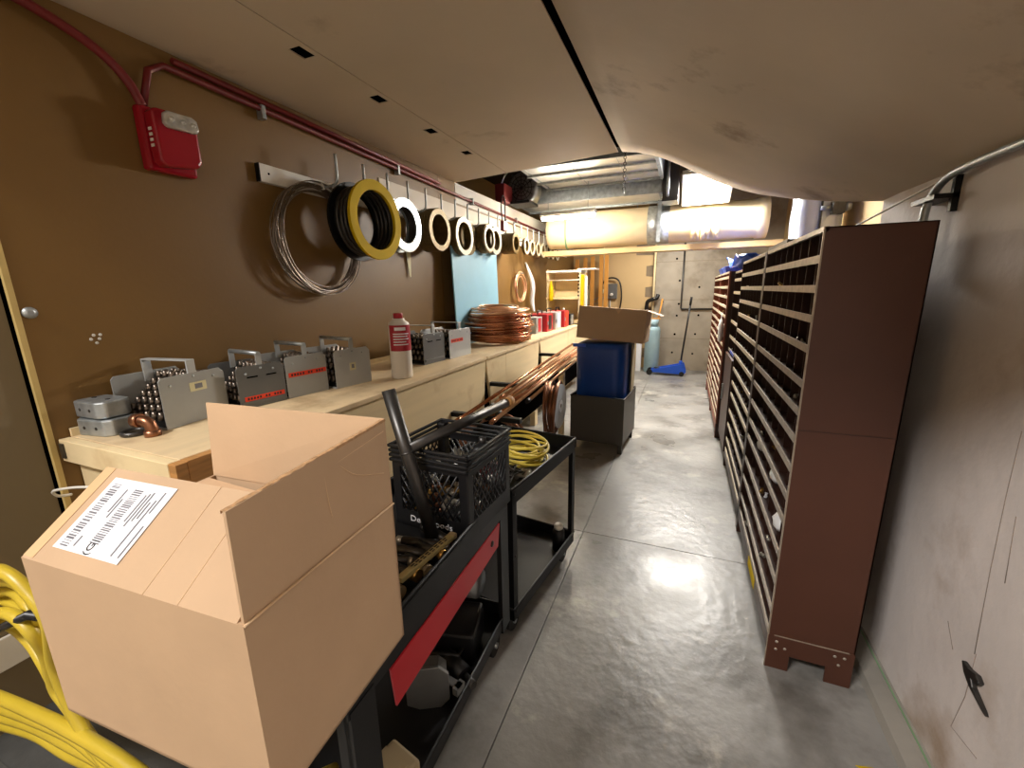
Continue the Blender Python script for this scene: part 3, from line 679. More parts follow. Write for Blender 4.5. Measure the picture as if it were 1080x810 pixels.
for k in range(6): q.ring((random.uniform(-.01, .01), random.uniform(-.02, .02), random.uniform(-.02, .02)), (1, random.uniform(-.1, .1), 0), .19-.008*k, .009, 36, 7, .01)
t = thing('copper_coil', 'small copper coil hanging on the wall by the shelf', 'copper coil', (-2.03, 5.25, 1.53)); q.build('tubing', 'copper_bright', t)
MB().cyl((-.06, 0, .19), (.05, 0, .185), .006, n=8).build('hanger', 'galv', t)
tag(MB().tube(spline([(-2.085, 5.60, 1.87), (-1.98, 5.58, 1.6), (-2.0, 5.62, 1.35), (-1.96, 5.6, 1.2)], 8), .03, 8, radii=[.012+.024*math.sin(i/24*3.1) for i in range(25)]).build('white_rag', 'bag', at=(-2, 5.6, 1.2)), 'white rag bundle hanging next to small copper coil', 'rag')
for i, x in enumerate((-1.95, -1.80, -1.66, -1.50, -1.40)):
    t_ = MB().box(-.035, .035, -.02, .02, 0, 2.05+.02*i).build('lumber', 'lumber', at=(0, 0, 0), bevel=.003)
    t_.location = (x, 8.05+.02*(i % 2), 0)
    tag(t_, ('leftmost', 'second', 'third', 'fourth', 'rightmost')[i]+' upright orange lumber board at the far wall', 'lumber', 'lumber at the far wall')

# ================================================================== PIPES, COILS BELOW THE BENCH
random.seed(11)
pp = [(-1.165, 1.98, .80), (-1.135, 2.36, .785), (-1.105, 2.12, .785), (-1.02, 2.22, .785), (-.985, 2.06, .785), (-1.12, 2.5, .815), (-1.07, 2.05, .785), (-1.035, 2.42, .815), (-.95, 2.55, .785)]
lbl = ['leftmost', 'second from left', 'fifth from left', 'seventh from left', 'eighth from left', 'fourth from left', 'sixth from left', 'third from right and upper', 'rightmost']
for i, (x, y, z_) in enumerate(pp):
    t = thing('copper_pipe', 'long copper pipe, '+lbl[i]+' of the bundle beside the plywood bench', 'pipe', (x, y, z_-.022), group='long copper pipes beside the bench')
    L_ = 4.75-y+random.uniform(-.2, .15); r_ = random.choice((.010, .011, .012)); a = R(2.2)
    MB().cyl((0, 0, 0), (-.02, L_*math.cos(a), L_*math.sin(a)), r_, n=12).build('pipe', 'copper_bright' if i % 3 else 'copper', t)
    MB().cyl((0, -.002, 0), (0, .05, .003), r_+.003, n=12, cap=True).build('pipe_cap' if i % 2 else 'end_collar', 'black' if i in (1, 3, 6, 8) else 'copper', t)
def vcoil(loc, ax, R_, n, label, m_, spread=.03, r_=.0095, name='copper_coil', cat='copper coil'):
    t = thing(name, label, cat, loc)
    q = MB(); ax = Vector(ax).normalized()
    for k in range(n):
        q.ring(ax*random.uniform(-spread, spread)+Vector((0, 0, random.uniform(-.01, .012))), ax+Vector((random.uniform(-.06, .06), random.uniform(-.06, .06), random.uniform(-.06, .06))), R_-random.uniform(0, .05), r_, 44, 7, .012)
    q.build('turns', m_, t); return t
t = vcoil((-.90, 2.98, .60), (1, .12, 0), .205, 13, 'hanging copper coil with clear plastic disc on bench bracket', 'copper_old', .04)
q = MB(); annulus(q, .055, .065, .05, .17, c=(0, 0, .03)); q.build('plastic_disc', 'film', t)
annulus(MB(), .066, .07, .02, .05, c=(0, 0, .03)).build('disc_label', 'label', t)
vcoil((-1.12, 2.36, .505), (.55, -1, .15), .22, 12, 'dull copper coil hanging behind the rear cart', 'copper_old', .03)

# ================================================================== CARTS
def cart(name, label, loc, rz, W, L, zt, zb, mt_, lip=.05, red=False, side=.05):
    """local: x from -W to 0 (right side at 0), y 0..L"""
    t = thing(name, label, 'cart', loc, rz)
    for nm, z_, hh in (('top', zt, side), ('lower', zb+.06, .06)):
        MB().box(-W, 0, 0, L, z_-hh, z_-hh+.006).build(nm+'_tray', mt_, t)
        for x in (-W, -.006): MB().box(x, x+.006, 0, L, z_-hh, z_).build('tray_side', mt_, t)
        for y in (0, L-.006): MB().box(-W, 0, y, y+.006, z_-hh, z_).build('tray_end', mt_, t)
        q = MB(); q.tube([(-W, 0, z_), (0, 0, z_), (0, L, z_), (-W, L, z_)], .006, 6, True); q.build('rolled_rim', 'blackmetal', t)
    for x, sx in ((-W, 1), (0, -1)):
        for y, sy in ((0, 1), (L, -1)):
            MB().box(min(x, x+sx*.035), max(x, x+sx*.035), min(y, y+sy*.005), max(y, y+sy*.005), zb-.0, zt-.01).build('leg', mt_, t)
            MB().box(min(x, x+sx*.005), max(x, x+sx*.005), min(y, y+sy*.035), max(y, y+sy*.035), zb-.0, zt-.01).build('leg_flange', mt_, t)
            for zz in (zt-.03, zb+.04, (zt+zb)/2): MB().lathe([(.006, 0), (.004, .003)], (x+(.0005 if x == 0 else -.0035), y+sy*.02, zz), 'X', 8).build('bolt', 'darksteel', t)
            c = MB(); cx, cy = x+sx*.05, y+sy*.06
            c.cyl((cx-.014, cy, .046), (cx+.014, cy, .046), .046, n=20); cw = c.build('castor', 'rubber', t)
            MB().box(cx-.02, cx+.02, cy-.02, cy+.02, .085, zb+.003).build('castor_fork', 'galv', t)
            MB().cyl((cx-.022, cy, .046), (cx+.022, cy, .046), .012, n=10).build('axle', 'galv', cw)
    return t
nc = cart('utility_cart', 'black utility cart with red side plate under the cardboard box', (-.585, .50, 0), R(1.5), .46, .885, .755, .14, 'blackmetal', side=.06)
MB().box(.002, .006, -.005, .885, .645, .75).build('side_skirt', 'blackmetal', nc)
MB().prism([(.14, .525), (.775, .555), (.795, .64), (.13, .64)], 'X', .004, .009).build('red_plate', 'red', nc)
MB().lathe([(.012, 0), (.01, .004), (.002, .006)], (.009, .72, .60), 'X', 12).build('plate_bolt', 'darksteel', nc)
MB().box(-.012, .008, .0, .075, .13, .66).build('front_post', 'blackmetal', nc)
MB().box(-.012, .006, .81, .885, .13, .66).build('rear_post', 'blackmetal', nc)
rc = cart('utility_cart', 'black open utility cart holding the yellow cable coil', (-.594, 1.415, 0), R(-7.8), .46, .68, .72, .10, 'blackmetal', side=.07)
# rear cart load
random.seed(21)
t = thing('yellow_cable', 'yellow extension cable coiled on the rear cart', 'cable coil', (-.72, 1.86, .66))
q = MB()
for k in range(9): q.ring((random.uniform(-.025, .025), random.uniform(-.025, .025), .012+k*.010), (random.uniform(-.16, .16), random.uniform(-.16, .16), 1), .135-random.uniform(0, .035), .0065, 40, 6, .012)
q.build('loops', 'cable', t)
t = thing('grey_cable', 'grey cable tangle beside the yellow cable on rear cart', 'cable', (-.74, 1.60, .66))
q = MB()
for k in range(5): q.tube(spline([(random.uniform(-.1, .1), random.uniform(-.1, .1), random.uniform(.01, .06)) for _ in range(6)], 7), .004, 5)
q.build('strands', 'darksteel', t)
t = thing('clamp', 'silver clamp fitting lying at rear cart edge', 'clamp', (-.66, 1.63, .656)); 
MB().tube([(0, 0, .012), (0, .09, .012), (.03, .09, .012), (.03, .02, .012)], .010, 8).build('jaw', 'fitting', t)
MB().cyl((-.03, .02, .012), (.06, .02, .012), .007, n=8).build('screw', 'fitting', t)
t = thing('red_tool', 'dark red tool body standing between crate and rear cart', 'tool', (-.72, 1.47, .656), R(15))
MB().box(-.035, .035, -.03, .03, 0, .14).build('tool_body', 'redpipe', t, bevel=.008)
MB().cyl((0, 0, .14), (0, 0, .17), .018).build('nozzle', 'fitting', t)
t = thing('spray_can', 'black can with white cap on the rear cart lower tray', 'can', (-.56, 1.98, .106))
MB().lathe([(0, 0), (.033, 0), (.033, .11), (.024, .125), (0, .125)], n=20).build('can_body', 'black', t)
MB().lathe([(0, .125), (.024, .125), (.024, .145), (.02, .15), (0, .15)], n=16).build('cap', 'white_paint', t)

# near cart load: milk crate
CR = thing('milk_crate', 'black plastic milk crate full of fittings on the near cart', 'crate', (-.742, 1.225, .70), R(-3))
w_ = .152
for z_ in (.30, .283, .266, .249):
    q = MB(); e = w_+.006 if z_ != .30 else w_+.008
    for a in ((-e, e, -e, -e+.012), (-e, e, e-.012, e), (-e, -e+.012, -e, e), (e-.012, e, -e, e)): q.box(a[0], a[1], a[2], a[3], z_-.012, z_-.002)
    q.build('rim_band', 'black', CR, bevel=.002)
MB().box(-w_, w_, -w_, w_, .0, .012).build('crate_floor', 'black', CR)
for sx in (-1, 1):
    for sy in (-1, 1):
        MB().box(min(sx*w_, sx*(w_-.035)), max(sx*w_, sx*(w_-.035)), min(sy*w_, sy*(w_-.035)), max(sy*w_, sy*(w_-.035)), 0, .29).build('corner_post', 'black', CR, bevel=.004)
for k in range(4):
    M4 = Matrix.Rotation(k*math.pi/2, 4, 'Z')
    MB().box(-w_+.03, w_-.03, -w_, -w_+.006, 0, .062, M4).build('lower_band', 'black', CR); MB().box(-w_+.03, w_-.03, -w_, -w_+.006, .222, .25, M4).build('upper_band', 'black', CR)
    q = MB()
    for i in range(-4, 10):
        for s_ in (1, -1):
            x0 = -.117+i*.026; pts = []
            for z_ in (.06, .225):
                pts.append((x0+s_*(z_-.06)*.6-(0 if s_ == 1 else -.0), z_))
            (xa, za), (xb, zb_) = pts
            def clip(x, z_, xo, zo):
                lim = .117
                if abs(x) <= lim: return x, z_
                tt = ((lim if x > 0 else -lim)-xo)/(x-xo) if x != xo else 0
                return (lim if x > 0 else -lim), zo+(z_-zo)*tt
            if abs(xa) > .117 and abs(xb) > .117: continue
            A = clip(xa, za, xb, zb_); Bq = clip(xb, zb_, xa, za)
            p0 = M4 @ Vector((A[0], -w_+.003, A[1])); p1 = M4 @ Vector((Bq[0], -w_+.003, Bq[1])); q.cyl(p0, p1, .0032, n=5)
    q.build('lattice', 'black', CR)
text('lettering', 'Dean Foods', .031, 'label', CR, Matrix.Translation((0, -w_-.0012, .034)) @ Matrix.Rotation(R(90), 4, 'X') @ Matrix.Diagonal((1.15, 1, 1, 1)))
# contents of the crate
random.seed(31)
def fitting(loc, rot, size, m_, label, group, kind):
    t = MB()
    if kind == 0: t.tube(spline([(0, 0, 0), (0, 0, 1), (.25, 0, 1.35), (1.2, 0, 1.4)], 5), .45, 10); t.cyl((0, 0, -.1), (0, 0, .35), .6, n=10); t.cyl((.9, 0, 1.4), (1.35, 0, 1.4), .6, n=10)
    elif kind == 1: t.cyl((-1, 0, .45), (1, 0, .45), .4, n=10); t.cyl((-1, 0, .45), (-.6, 0, .45), .55, n=10); t.cyl((.6, 0, .45), (1, 0, .45), .55, n=10); t.cyl((0, 0, .45), (0, .9, .45), .4, n=10)
    else: t.cyl((0, 0, 0), (0, 0, 1.2), .6, n=6); t.cyl((0, 0, 1.2), (0, 0, 2.0), .42, n=10)
    t.v = [v*size for v in t.v]
    o = t.build('pipe_fitting', m_, at=(0, 0, 0)); o.location = loc; o.rotation_euler = rot
    return tag(o, label, 'pipe fitting', group)
for i in range(34):
    x = random.uniform(-.115, .115); y = random.uniform(-.115, .115)
    c, s_ = math.cos(R(-3)), math.sin(R(-3)); L_ = i//12
    fitting((-.742+x*c-y*s_, 1.225+x*s_+y*c, .725+L_*.05+random.uniform(0, .012)), (random.uniform(0, 3), random.uniform(0, 1), random.uniform(0, 6)), random.uniform(.016, .024), random.choice(('fitting', 'brass', 'fitting', 'darksteel', 'copper_old')), 'assorted pipe fitting heaped inside the milk crate', 'fittings heaped in the milk crate', i % 3)
for i in range(4):
    o = tag(MB().cyl((0, 0, 0), (.0, .13, .03), .006, n=8).build('threaded_rod', 'fitting', at=(0, 0, 0)), 'bright steel rod lying across the heap in the crate', 'rod', 'bright rods in the crate')
    o.location = (-.70+.022*i, 1.20-.01*i, .885); o.rotation_euler = (0, 0, R(38))
t = thing('valve_body', 'dark glossy valve body on top of crate contents', 'valve', (-.66, 1.30, .875))
MB().lathe([(0, -.045), (.03, -.045), (.038, -.03), (.042, 0), (.036, .03), (.026, .045), (0, .045)], (0, 0, .04), 'Y', 18).build('body', 'black', t); MB().cyl((0, 0, .07), (0, 0, .1), .014).build('stem', 'darksteel', t)
# steel tee pipe leaning at the crate
t = thing('steel_tee_pipe', 'worn grey steel pipe tee leaning against the milk crate', 'pipe', (-.70, 1.015, .70))
MB().cyl((.0, 0, .0), (-.152, .02, .50), .0215, n=18).build('upright', 'darksteel', t)
MB().cyl((-.085, .012, .315), (.03, .58, .337), .0185, n=18).build('branch', 'darksteel', t)
MB().cyl((.024, .55, .336), (.031, .585, .338), .022, n=18).build('end_collar', 'endgrain', t)
MB().ring((-.092, .014, .30), (-.29, .04, .95), .0215, .004, 18, 6).build('weld', 'darksteel', t)
# pipe nipples etc. in front of the crate
random.seed(5)
for i in range(7):
    t = thing('pipe_nipple', ('nearest', 'second', 'third', 'fourth', 'fifth', 'sixth', 'farthest')[i]+' short dark pipe nipple in the near cart tray', 'pipe', (-.86+.028*i*1.0, .72+.052*i, .722), R(random.uniform(-20, 12)), 'pipe nipples in the near cart tray')
    MB().cyl((-.07, 0, 0), (.07, 0, 0), .0165, n=14).build('pipe', 'darksteel', t)
    for s_ in (-1, 1): MB().cyl((s_*.07, 0, 0), (s_*.09, 0, 0), .0145, n=14).build('thread', 'fitting' if i % 2 else 'darksteel', t)
for i in range(6):
    t = thing('pipe_nipple', ('nearest', 'second', 'third', 'fourth', 'fifth', 'farthest')[i]+' collared pipe nipple along the near cart rim', 'pipe', (-.735+.012*i, .67+.055*i, .722+.012*(i % 2)), R(-12+random.uniform(-10, 10)), 'brass ended nipples at the cart rim')
    MB().cyl((-.045, 0, 0), (.045, 0, 0), .015, n=14).build('pipe', 'darksteel', t)
    MB().cyl((.045, 0, 0), (.066, 0, 0), .018, n=14).build('collar', 'brass' if i % 2 else 'oldbox', t)
t = thing('measuring_stick', 'yellowed folding stick lying along the near cart rim', 'stick', (-.655, .775, .748), R(-7))
MB().box(-.011, .011, 0, .235, 0, .014).build('stick', 'ruler', t, bevel=.001)
MB().box(-.0115, .0115, .225, .24, -.0005, .0145).build('end_cap', 'oldbox', t)
q = MB()
for k in range(8): q.box(-.007, -.002, .05+k*.02, .064+k*.02, .014, .0146); q.box(.002, .006, .055+k*.019, .066+k*.019, .014, .0146)
q.build('stick_print', 'ink', t)
# lower tray of near cart
t = thing('octagon_box', 'pale octagonal steel plate on the near cart lower tray', 'metal plate', (-.70, .92, .146), R(28))
MB().prism([(-.07, .02), (-.03, 0), (.04, 0), (.07, .03), (.07, .13), (.04, .16), (-.03, .16), (-.07, .13)], 'Y', 0, .012).build('plate', 'steel', t, bevel=.002)
MB().prism([(-.06, .03), (-.025, .01), (.035, .01), (.06, .035), (.06, .125), (.035, .15), (-.025, .15), (-.06, .125)], 'Y', .012, .06).build('box_rim', 'plate_dark', t)
t = thing('power_tool_case', 'black hard case lying on the near cart lower tray', 'case', (-.76, 1.18, .146), R(14))
MB().box(-.11, .11, -.09, .09, 0, .13).build('case', 'black', t, bevel=.014); MB().tube([(.06, -.09, .07), (.06, -.12, .07), (-.06, -.12, .07), (-.06, -.09, .07)], .01, 8).build('handle', 'black', t)
t = thing('beige_box', 'crumpled beige carton on the near cart lower tray', 'carton', (-.655, .66, .146), R(-12))
MB().box(-.06, .05, -.075, .075, 0, .10).build('carton', 'oldbox', t, bevel=.01); MB().box(-.05, .04, -.04, .04, .10, .112).build('lid', 'oldbox', t)
t = thing('drill_body', 'dark tool lying across the near cart lower tray', 'tool', (-.68, 1.06, .146), R(-25))
MB().cyl((-.09, 0, .045), (.06, 0, .045), .032).build('body', 'black', t); MB().cyl((.06, 0, .045), (.11, 0, .045), .014).build('chuck', 'darksteel', t); MB().box(-.09, -.045, -.09, 0, .02, .07).build('grip', 'black', t, bevel=.008)
t = thing('flat_bar', 'grey flat bar sticking out of the lower tray', 'bar', (-.70, .98, .225), R(-8))
MB().box(-.16, .10, -.012, .012, 0, .006).build('bar', 'steel', t); MB().box(.08, .10, -.02, .02, -.02, .006).build('bar_end', 'steel', t)
t = thing('silver_duct_piece', 'crumpled silver duct piece at the rear of lower tray', 'duct piece', (-.80, 1.31, .146+.13))
MB().lathe([(0, -.1), (.055, -.1), (.06, -.05), (.055, 0), (.062, .05), (.056, .1), (0, .1)], (0, 0, .06), 'X', 16).build('tube', 'steel', t)

# ================================================================== BIG CARDBOARD BOX (open flaps)
B0 = (-.504, .290); zb = .762; H = .318; th = .068
W_, D_ = .496, .335; TK = .005
BX = thing('cardboard_box', 'large open cardboard box with shipping label on the near cart', 'cardboard box', (B0[0], B0[1], zb), th)
# local axes: -x along the front face to the left, +y back
MB().box(-W_, 0, 0, TK, 0, H).build('front_wall', 'card', BX)
MB().box(-TK, 0, TK, D_, 0, H).build('right_wall', 'card', BX)
MB().box(-W_, -W_+TK, TK, D_, 0, H).build('left_wall', 'card', BX)
MB().box(-W_, 0, D_-TK, D_, 0, H).build('back_wall', 'card_in', BX)
MB().box(-W_, 0, 0, D_, 0, TK).build('bottom', 'card', BX)
fl_ = lambda a, b: (a, b)
FLN = .172
# front flap leaning up and back, right and back flaps upright, left flap folded inwards
q = MB(); q.sheet([(-W_+.002, 0, H), (-.012, 0, H), (-.016, .138, H+.103), (-W_+.006, .138, H+.103)], -TK)
ff_ = q.build('front_flap', 'card', BX)
q = MB(); q.sheet([(0, .002, H), (0, D_, H), (.0, D_-.002, H+.180), (.003, .002, H+.163)], -TK)
rf_ = q.build('right_flap', 'card', BX)
q = MB(); q.sheet([(-W_+.002, D_-.002, H), (-.002, D_-.002, H), (-.002, D_+.0, H+.181), (-W_+.004, D_+.009, H+.177)], TK)
q.build('back_flap', 'card_in', BX)
q = MB(); q.sheet([(-W_+.004, .02, H), (-W_+.004, D_-.02, H), (-W_+.172, D_-.024, H-.012), (-W_+.172, .024, H-.012)], TK)
q.build('left_flap', 'card_in', BX)
# torn edges along the free edge of the right flap and its creases
rnd = random.Random(4)
q = MB(); n = 40; v = []
for i in range(n+1):
    y = .002+(D_-.004)*i/n; zt = H+.163+.017*i/n
    for x in (-TK-.0008, .0012): v += [(x, y, zt-.004), (x, y, zt+rnd.uniform(.0, .0016))]
f = []
for i in range(n):
    a = i*4; b = a+4; f += [(a, b, b+1, a+1), (a+2, a+3, b+3, b+2), (a+1, b+1, b+3, a+3)]
q.add(v, f); q.build('torn_edge', 'card_edge', rf_)
q = MB(); q.tube([(.002, .0, H), (.003, D_*.5, H+.002), (.002, D_, H)], .0022, 6); q.build('fold_crease', 'card_crease', BX)
for pts in ([(.0, .165, H+.135), (.0, .168, H+.09), (.0, .172, H+.06)], [(.0, .20, H+.14), (.0, .24, H+.105), (.0, .315, H+.075)], [(.0, .10, H+.14), (.0, .2, H+.147), (.0, .325, H+.158)]):
    MB().tube(spline(pts, 5), .0009, 5).build('crease', 'card_crease', rf_)
# flap local frame for tape, label
def FP(u, w__, off=.0): # u 0..1 from left to right, w 0..1 from hinge to free edge, off = above the outer face
    a = Vector((-W_+.002, 0, H)); e = Vector((W_-.014, 0, 0)); s_ = Vector((0, .138, .103)); nn = s_.cross(e).normalized()*-1
    nn = e.cross(s_).normalized()
    return a+e*u+s_*w__+nn*off
def fquad(q, u0, u1, w0, w1, off, skew=0):
    c = [FP(u0, w0, off), FP(u1, w0, off), FP(u1+skew, w1, off), FP(u0+skew, w1, off)]
    q.sheet(c, .0005)
q = MB(); fquad(q, .0, .055, .02, .995, .0004); q.build('tape', 'tape', ff_)
for u in (.62, .77): 
    q = MB(); q.tube([FP(u, .0, .0002), FP(u-.0, 1.0, .0002)], .0007, 5); q.build('crease', 'card_crease', ff_)
q = MB(); fquad(q, .10, .44, .15, .90, .0012)
lb = q.build('shipping_label', 'label', ff_); lb['label'] = 'white shipping label with barcodes'
rnd = random.Random(9)
q = MB(); w0 = .18
while w0 < .84:
    t_ = rnd.uniform(.006, .022); fquad(q, .125, .165, w0, w0+t_, .0018); w0 += t_+rnd.uniform(.006, .02)
q.build('barcode', 'greyink', ff_)['kind'] = 'stuff'
q = MB(); w0 = .26
while w0 < .82:
    t_ = rnd.uniform(.006, .016); fquad(q, .25, .295, w0, w0+t_, .0018); w0 += t_+rnd.uniform(.006, .014)
q.build('barcode', 'greyink', ff_)['kind'] = 'stuff'
q = MB()
for u, a, b in ((.19, .2, .3), (.21, .55, .8), (.225, .5, .7), (.32, .5, .78), (.335, .46, .8), (.35, .52, .82), (.365, .55, .72), (.385, .2, .75), (.40, .62, .84), (.42, .2, .5)): fquad(q, u, u+.006, a, b, .0018)
q.build('print_lines', 'greyink', ff_)['kind'] = 'stuff'
e = Vector((W_-.014, 0, 0)).normalized(); s_ = Vector((0, .138, .103)).normalized(); nn = e.cross(s_).normalized()
o_ = FP(.272, .225, .0018)
M4 = Matrix((s_, -e, nn)).transposed().to_4x4(); M4.translation = o_
text('label_mark', '(G|', .020, 'ink', ff_, M4)

# ================================================================== SHELVING ON THE RIGHT
RZ = [1.596, 1.501, 1.403, 1.302, 1.179, 1.078, .976, .864, .752, .653, .513, .396, .268, .174]
def bin_unit(loc, label, wid, dep, hgt, rails, body, liph, lipm, cols, side='shelf', post=.03, lo_door=None, xoff=0):
    """local x 0..dep (front at 0), y 0..wid"""
    t = thing('bin_shelving', label, 'shelving', loc)
    for i, y in enumerate((0, wid-.004)):
        MB().box(0, dep, y, y+.004, .115, hgt).build('side_panel', side if i == 0 else body, t)
        MB().prism([(0, 0), (.078, 0), (.078, .07), (dep-.082, .07), (dep-.082, 0), (dep, 0), (dep, .15), (0, .15)], 'Y', y-.003, y+.005).build('foot_bracket', side if i == 0 else body, t)
        MB().box(-.004, .03, y-.002, y+(post if i == 0 else .006), .0, hgt).build('front_post', body, t) if i else MB().box(-.003, .002 if lipm == 'lip' else .012, -.0025, .004 if lipm == 'lip' else .05, .0, hgt).build('front_post', lipm if lipm == 'lip' else body, t)
    MB().box(.0, dep, 0, wid, hgt-.004, hgt).build('top_panel', body, t)
    MB().box(dep-.004, dep, 0, wid, .1, hgt).build('back_panel', body, t)
    MB().box(-.002, .012, .0, wid, hgt-.014, hgt+.002).build('top_lip', lipm, t)
    sh = None; lp = None
    for z_ in rails:
        if sh is None:
            sh = MB().box(.004, dep-.004, .004, wid-.004, -.003, 0).build('shelf_board', body, t); sh.location = (0, 0, z_-.018)
            lp = MB().box(-.003, .003, .006, wid-.006, -.014, .011).build('shelf_lip', lipm, t); lp.location = (0, 0, z_-.012)
        else: share(sh, (0, 0, z_-.018), parent=t); share(lp, (0, 0, z_-.012), parent=t)
    dv = None
    for k in range(1, cols):
        y = wid*k/cols
        if dv is None: dv = MB().box(.02, dep-.006, -.0015, .0015, .15, hgt-.004).build('bin_divider', body, t); dv.location = (0, y, 0)
        else: share(dv, (0, y, 0), parent=t)
    MB().box(-.003, .004, .0, wid, .085, .15).build('kick_plate', body, t)
    return t
u1 = bin_unit((.393, 1.675, 0), 'nearest tall brown steel bin shelving unit with plain end panel', 1.03, .28, 1.68, RZ, 'shelf_dark', .03, 'lip', 8)
for y, z_ in ((.03, .125), (.06, .10), (.22, .125), (.25, .125), (.235, .09), (.03, .09)):
    MB().lathe([(.006, 0), (.005, -.002), (.001, -.003)], (y, -.003, z_+.0), 'Y', 8).build('rivet', 'fitting', u1)
MB().box(.02, .262, -.0035, 0, .149, .152).build('bracket_seam', 'lip', u1)
MB().box(.0, .28, -.001, .0006, 1.0, 1.003).build('panel_seam', 'shelf_dark', u1)
MB().box(-.005, -.003, .35, .55, .09, .14).build('yellow_sticker', 'yellow', u1)
bin_unit((.393, 2.72, 0), 'second tall brown bin shelving unit behind the nearest', 1.06, .28, 1.68, RZ, 'shelf_dark', .03, 'lip_cream', 8, side='shelf_dark')
u3 = bin_unit((.405, 3.84, 0), 'narrow dark bin shelving unit with closed lower door', .60, .28, 1.63, [1.57, 1.46, 1.35, 1.20, 1.06, .94], 'shelf_dark', .03, 'lip_cream', 4, side='shelf_dark')
MB().box(-.022, .0, .0, .595, .10, .90).build('lower_door', 'shelf_dark', u3, bevel=.004)
MB().box(-.035, -.022, .5, .515, .45, .6).build('door_handle', 'galv', u3)
MB().box(-.006, -.003, .1, .4, .915, .94).build('blue_label', 'bluebright', u3)
RF = [1.60-.093*i for i in range(16)]
bin_unit((.362, 4.50, 0), 'red brown bin shelving unit under the white bag', 1.05, .30, 1.64, RF, 'shelf_red', .03, 'lip_cream', 2, side='shelf_dark')
bin_unit((.362, 5.56, 0), 'farthest red brown bin shelving unit under blue bins', 1.15, .30, 1.64, RF, 'shelf_red', .03, 'lip_cream', 2, side='shelf_dark')
# fittings lying in the bins
random.seed(77)
def binbit(yr, zl, n, label, grp, x0):
    for i in range(n):
        z_ = random.choice(zl)
        o = fitting((x0+random.uniform(.022, .05), random.uniform(*yr), z_-.008), (random.uniform(-.5, .5), random.uniform(.8, 1.6), random.uniform(0, 6)), random.uniform(.010, .017), random.choice(('fitting', 'fitting', 'label', 'brass')), label, grp, i % 3)
binbit((1.9, 2.65), RZ, 26, 'small fitting lying in the nearest shelving bins', 'fittings in the nearest bins', .393)
binbit((2.8, 3.7), RZ, 18, 'small fitting lying in the second shelving bins', 'fittings in the second bins', .393)
binbit((3.9, 4.4), [1.57, 1.46, 1.35, .94], 8, 'white fitting lying in the narrow dark unit', 'fittings in the narrow unit', .405)
binbit((4.6, 6.6), RF[:12], 34, 'small white fitting lying in the red brown bins', 'fittings in the red brown bins', .362)
def bag(loc, s, label, rz=0):
    q = MB(); n = 14; v = []; rnd = random.Random(int(loc[1]*100))
    prof = [(.02, 0), (.7, .05), (1, .35), (.9, .65), (.45, .85), (.15, .95), (.3, 1.08), (.05, 1.1)]
    for r_, h in prof:
        for j in range(n):
            a = 2*math.pi*j/n; k = r_*(1+.18*math.sin(3*a+h*6)+rnd.uniform(-.08, .08)); v.append((s[0]*k*math.cos(a), s[1]*k*math.sin(a), s[2]*h))
    q.add(v, [(i*n+j, i*n+(j+1) % n, (i+1)*n+(j+1) % n, (i+1)*n+j) for i in range(len(prof)-1) for j in range(n)], True)
    o = q.build('plastic_bag', 'bag', at=(0, 0, 0)); o.location = loc; o.rotation_euler = (0, 0, rz)
    return tag(o, label, 'bag')
bag((.335, 4.62, .96), (.025, .10, .26), 'white plastic bag hanging on the red brown unit')
bag((.42, 2.02, .655), (.025, .05, .07), 'crumpled clear bag in the nearest unit upper bin')
bag((.42, 1.86, .515), (.025, .05, .075), 'crumpled clear bag in the nearest unit lower bin')
bag((.42, 2.42, .655), (.022, .045, .06), 'small clear bag in the nearest unit far bin')
# blue bins and tarp on top of the far units
def bluebin(loc, label, s=1, rz=0):
    t = thing('blue_bin', label, 'bin', loc, rz)
    a, b, h = .13*s, .20*s, .12*s
    q = MB(); q.add([(-a, -b, 0), (a, -b, 0), (a, b, 0), (-a, b, 0), (-a*1.15, -b*1.15, h*.55), (a*1.15, -b*1.15, h), (a*1.15, b*1.15, h), (-a*1.15, b*1.15, h*.55)],
                    [(0, 3, 2, 1), (0, 1, 5, 4), (1, 2, 6, 5), (2, 3, 7, 6), (3, 0, 4, 7)])
    o = q.build('bin_shell', 'bluebright', t); md = o.modifiers.new('s', 'SOLIDIFY'); md.thickness = .005
    MB().tube([(-a*1.15, -b*1.15, h*.55), (a*1.15, -b*1.15, h), (a*1.15, b*1.15, h), (-a*1.15, b*1.15, h*.55)], .006, 6, True).build('rim', 'bluebright', t)
bluebin((.52, 5.99, 1.642), 'blue plastic bin on top of the farthest shelving unit', 1.0)
bluebin((.52, 5.49, 1.642), 'blue plastic bin between the farthest bin and blue tarp', 1.0)
q = MB(); nx, ny = 6, 16; v = []; rnd = random.Random(2)
for i in range(nx+1):
    for j in range(ny+1): v.append((-.03+.32*i/nx, -.62+1.3*j/ny, .04+.05*math.sin(i*1.1+j*.5)+.035*rnd.random()+.03*(j/ny)))
q.add(v, [(i*(ny+1)+j, i*(ny+1)+j+1, (i+1)*(ny+1)+j+1, (i+1)*(ny+1)+j) for i in range(nx) for j in range(ny)], True)
tp = q.build('blue_tarp', 'bluebright', at=(0, 0, 0)); tp.location = (.41, 4.55, 1.655); md = tp.modifiers.new('s', 'SOLIDIFY'); md.thickness = .012
tag(tp, 'crumpled blue tarp on top of the middle shelving units', 'tarp')
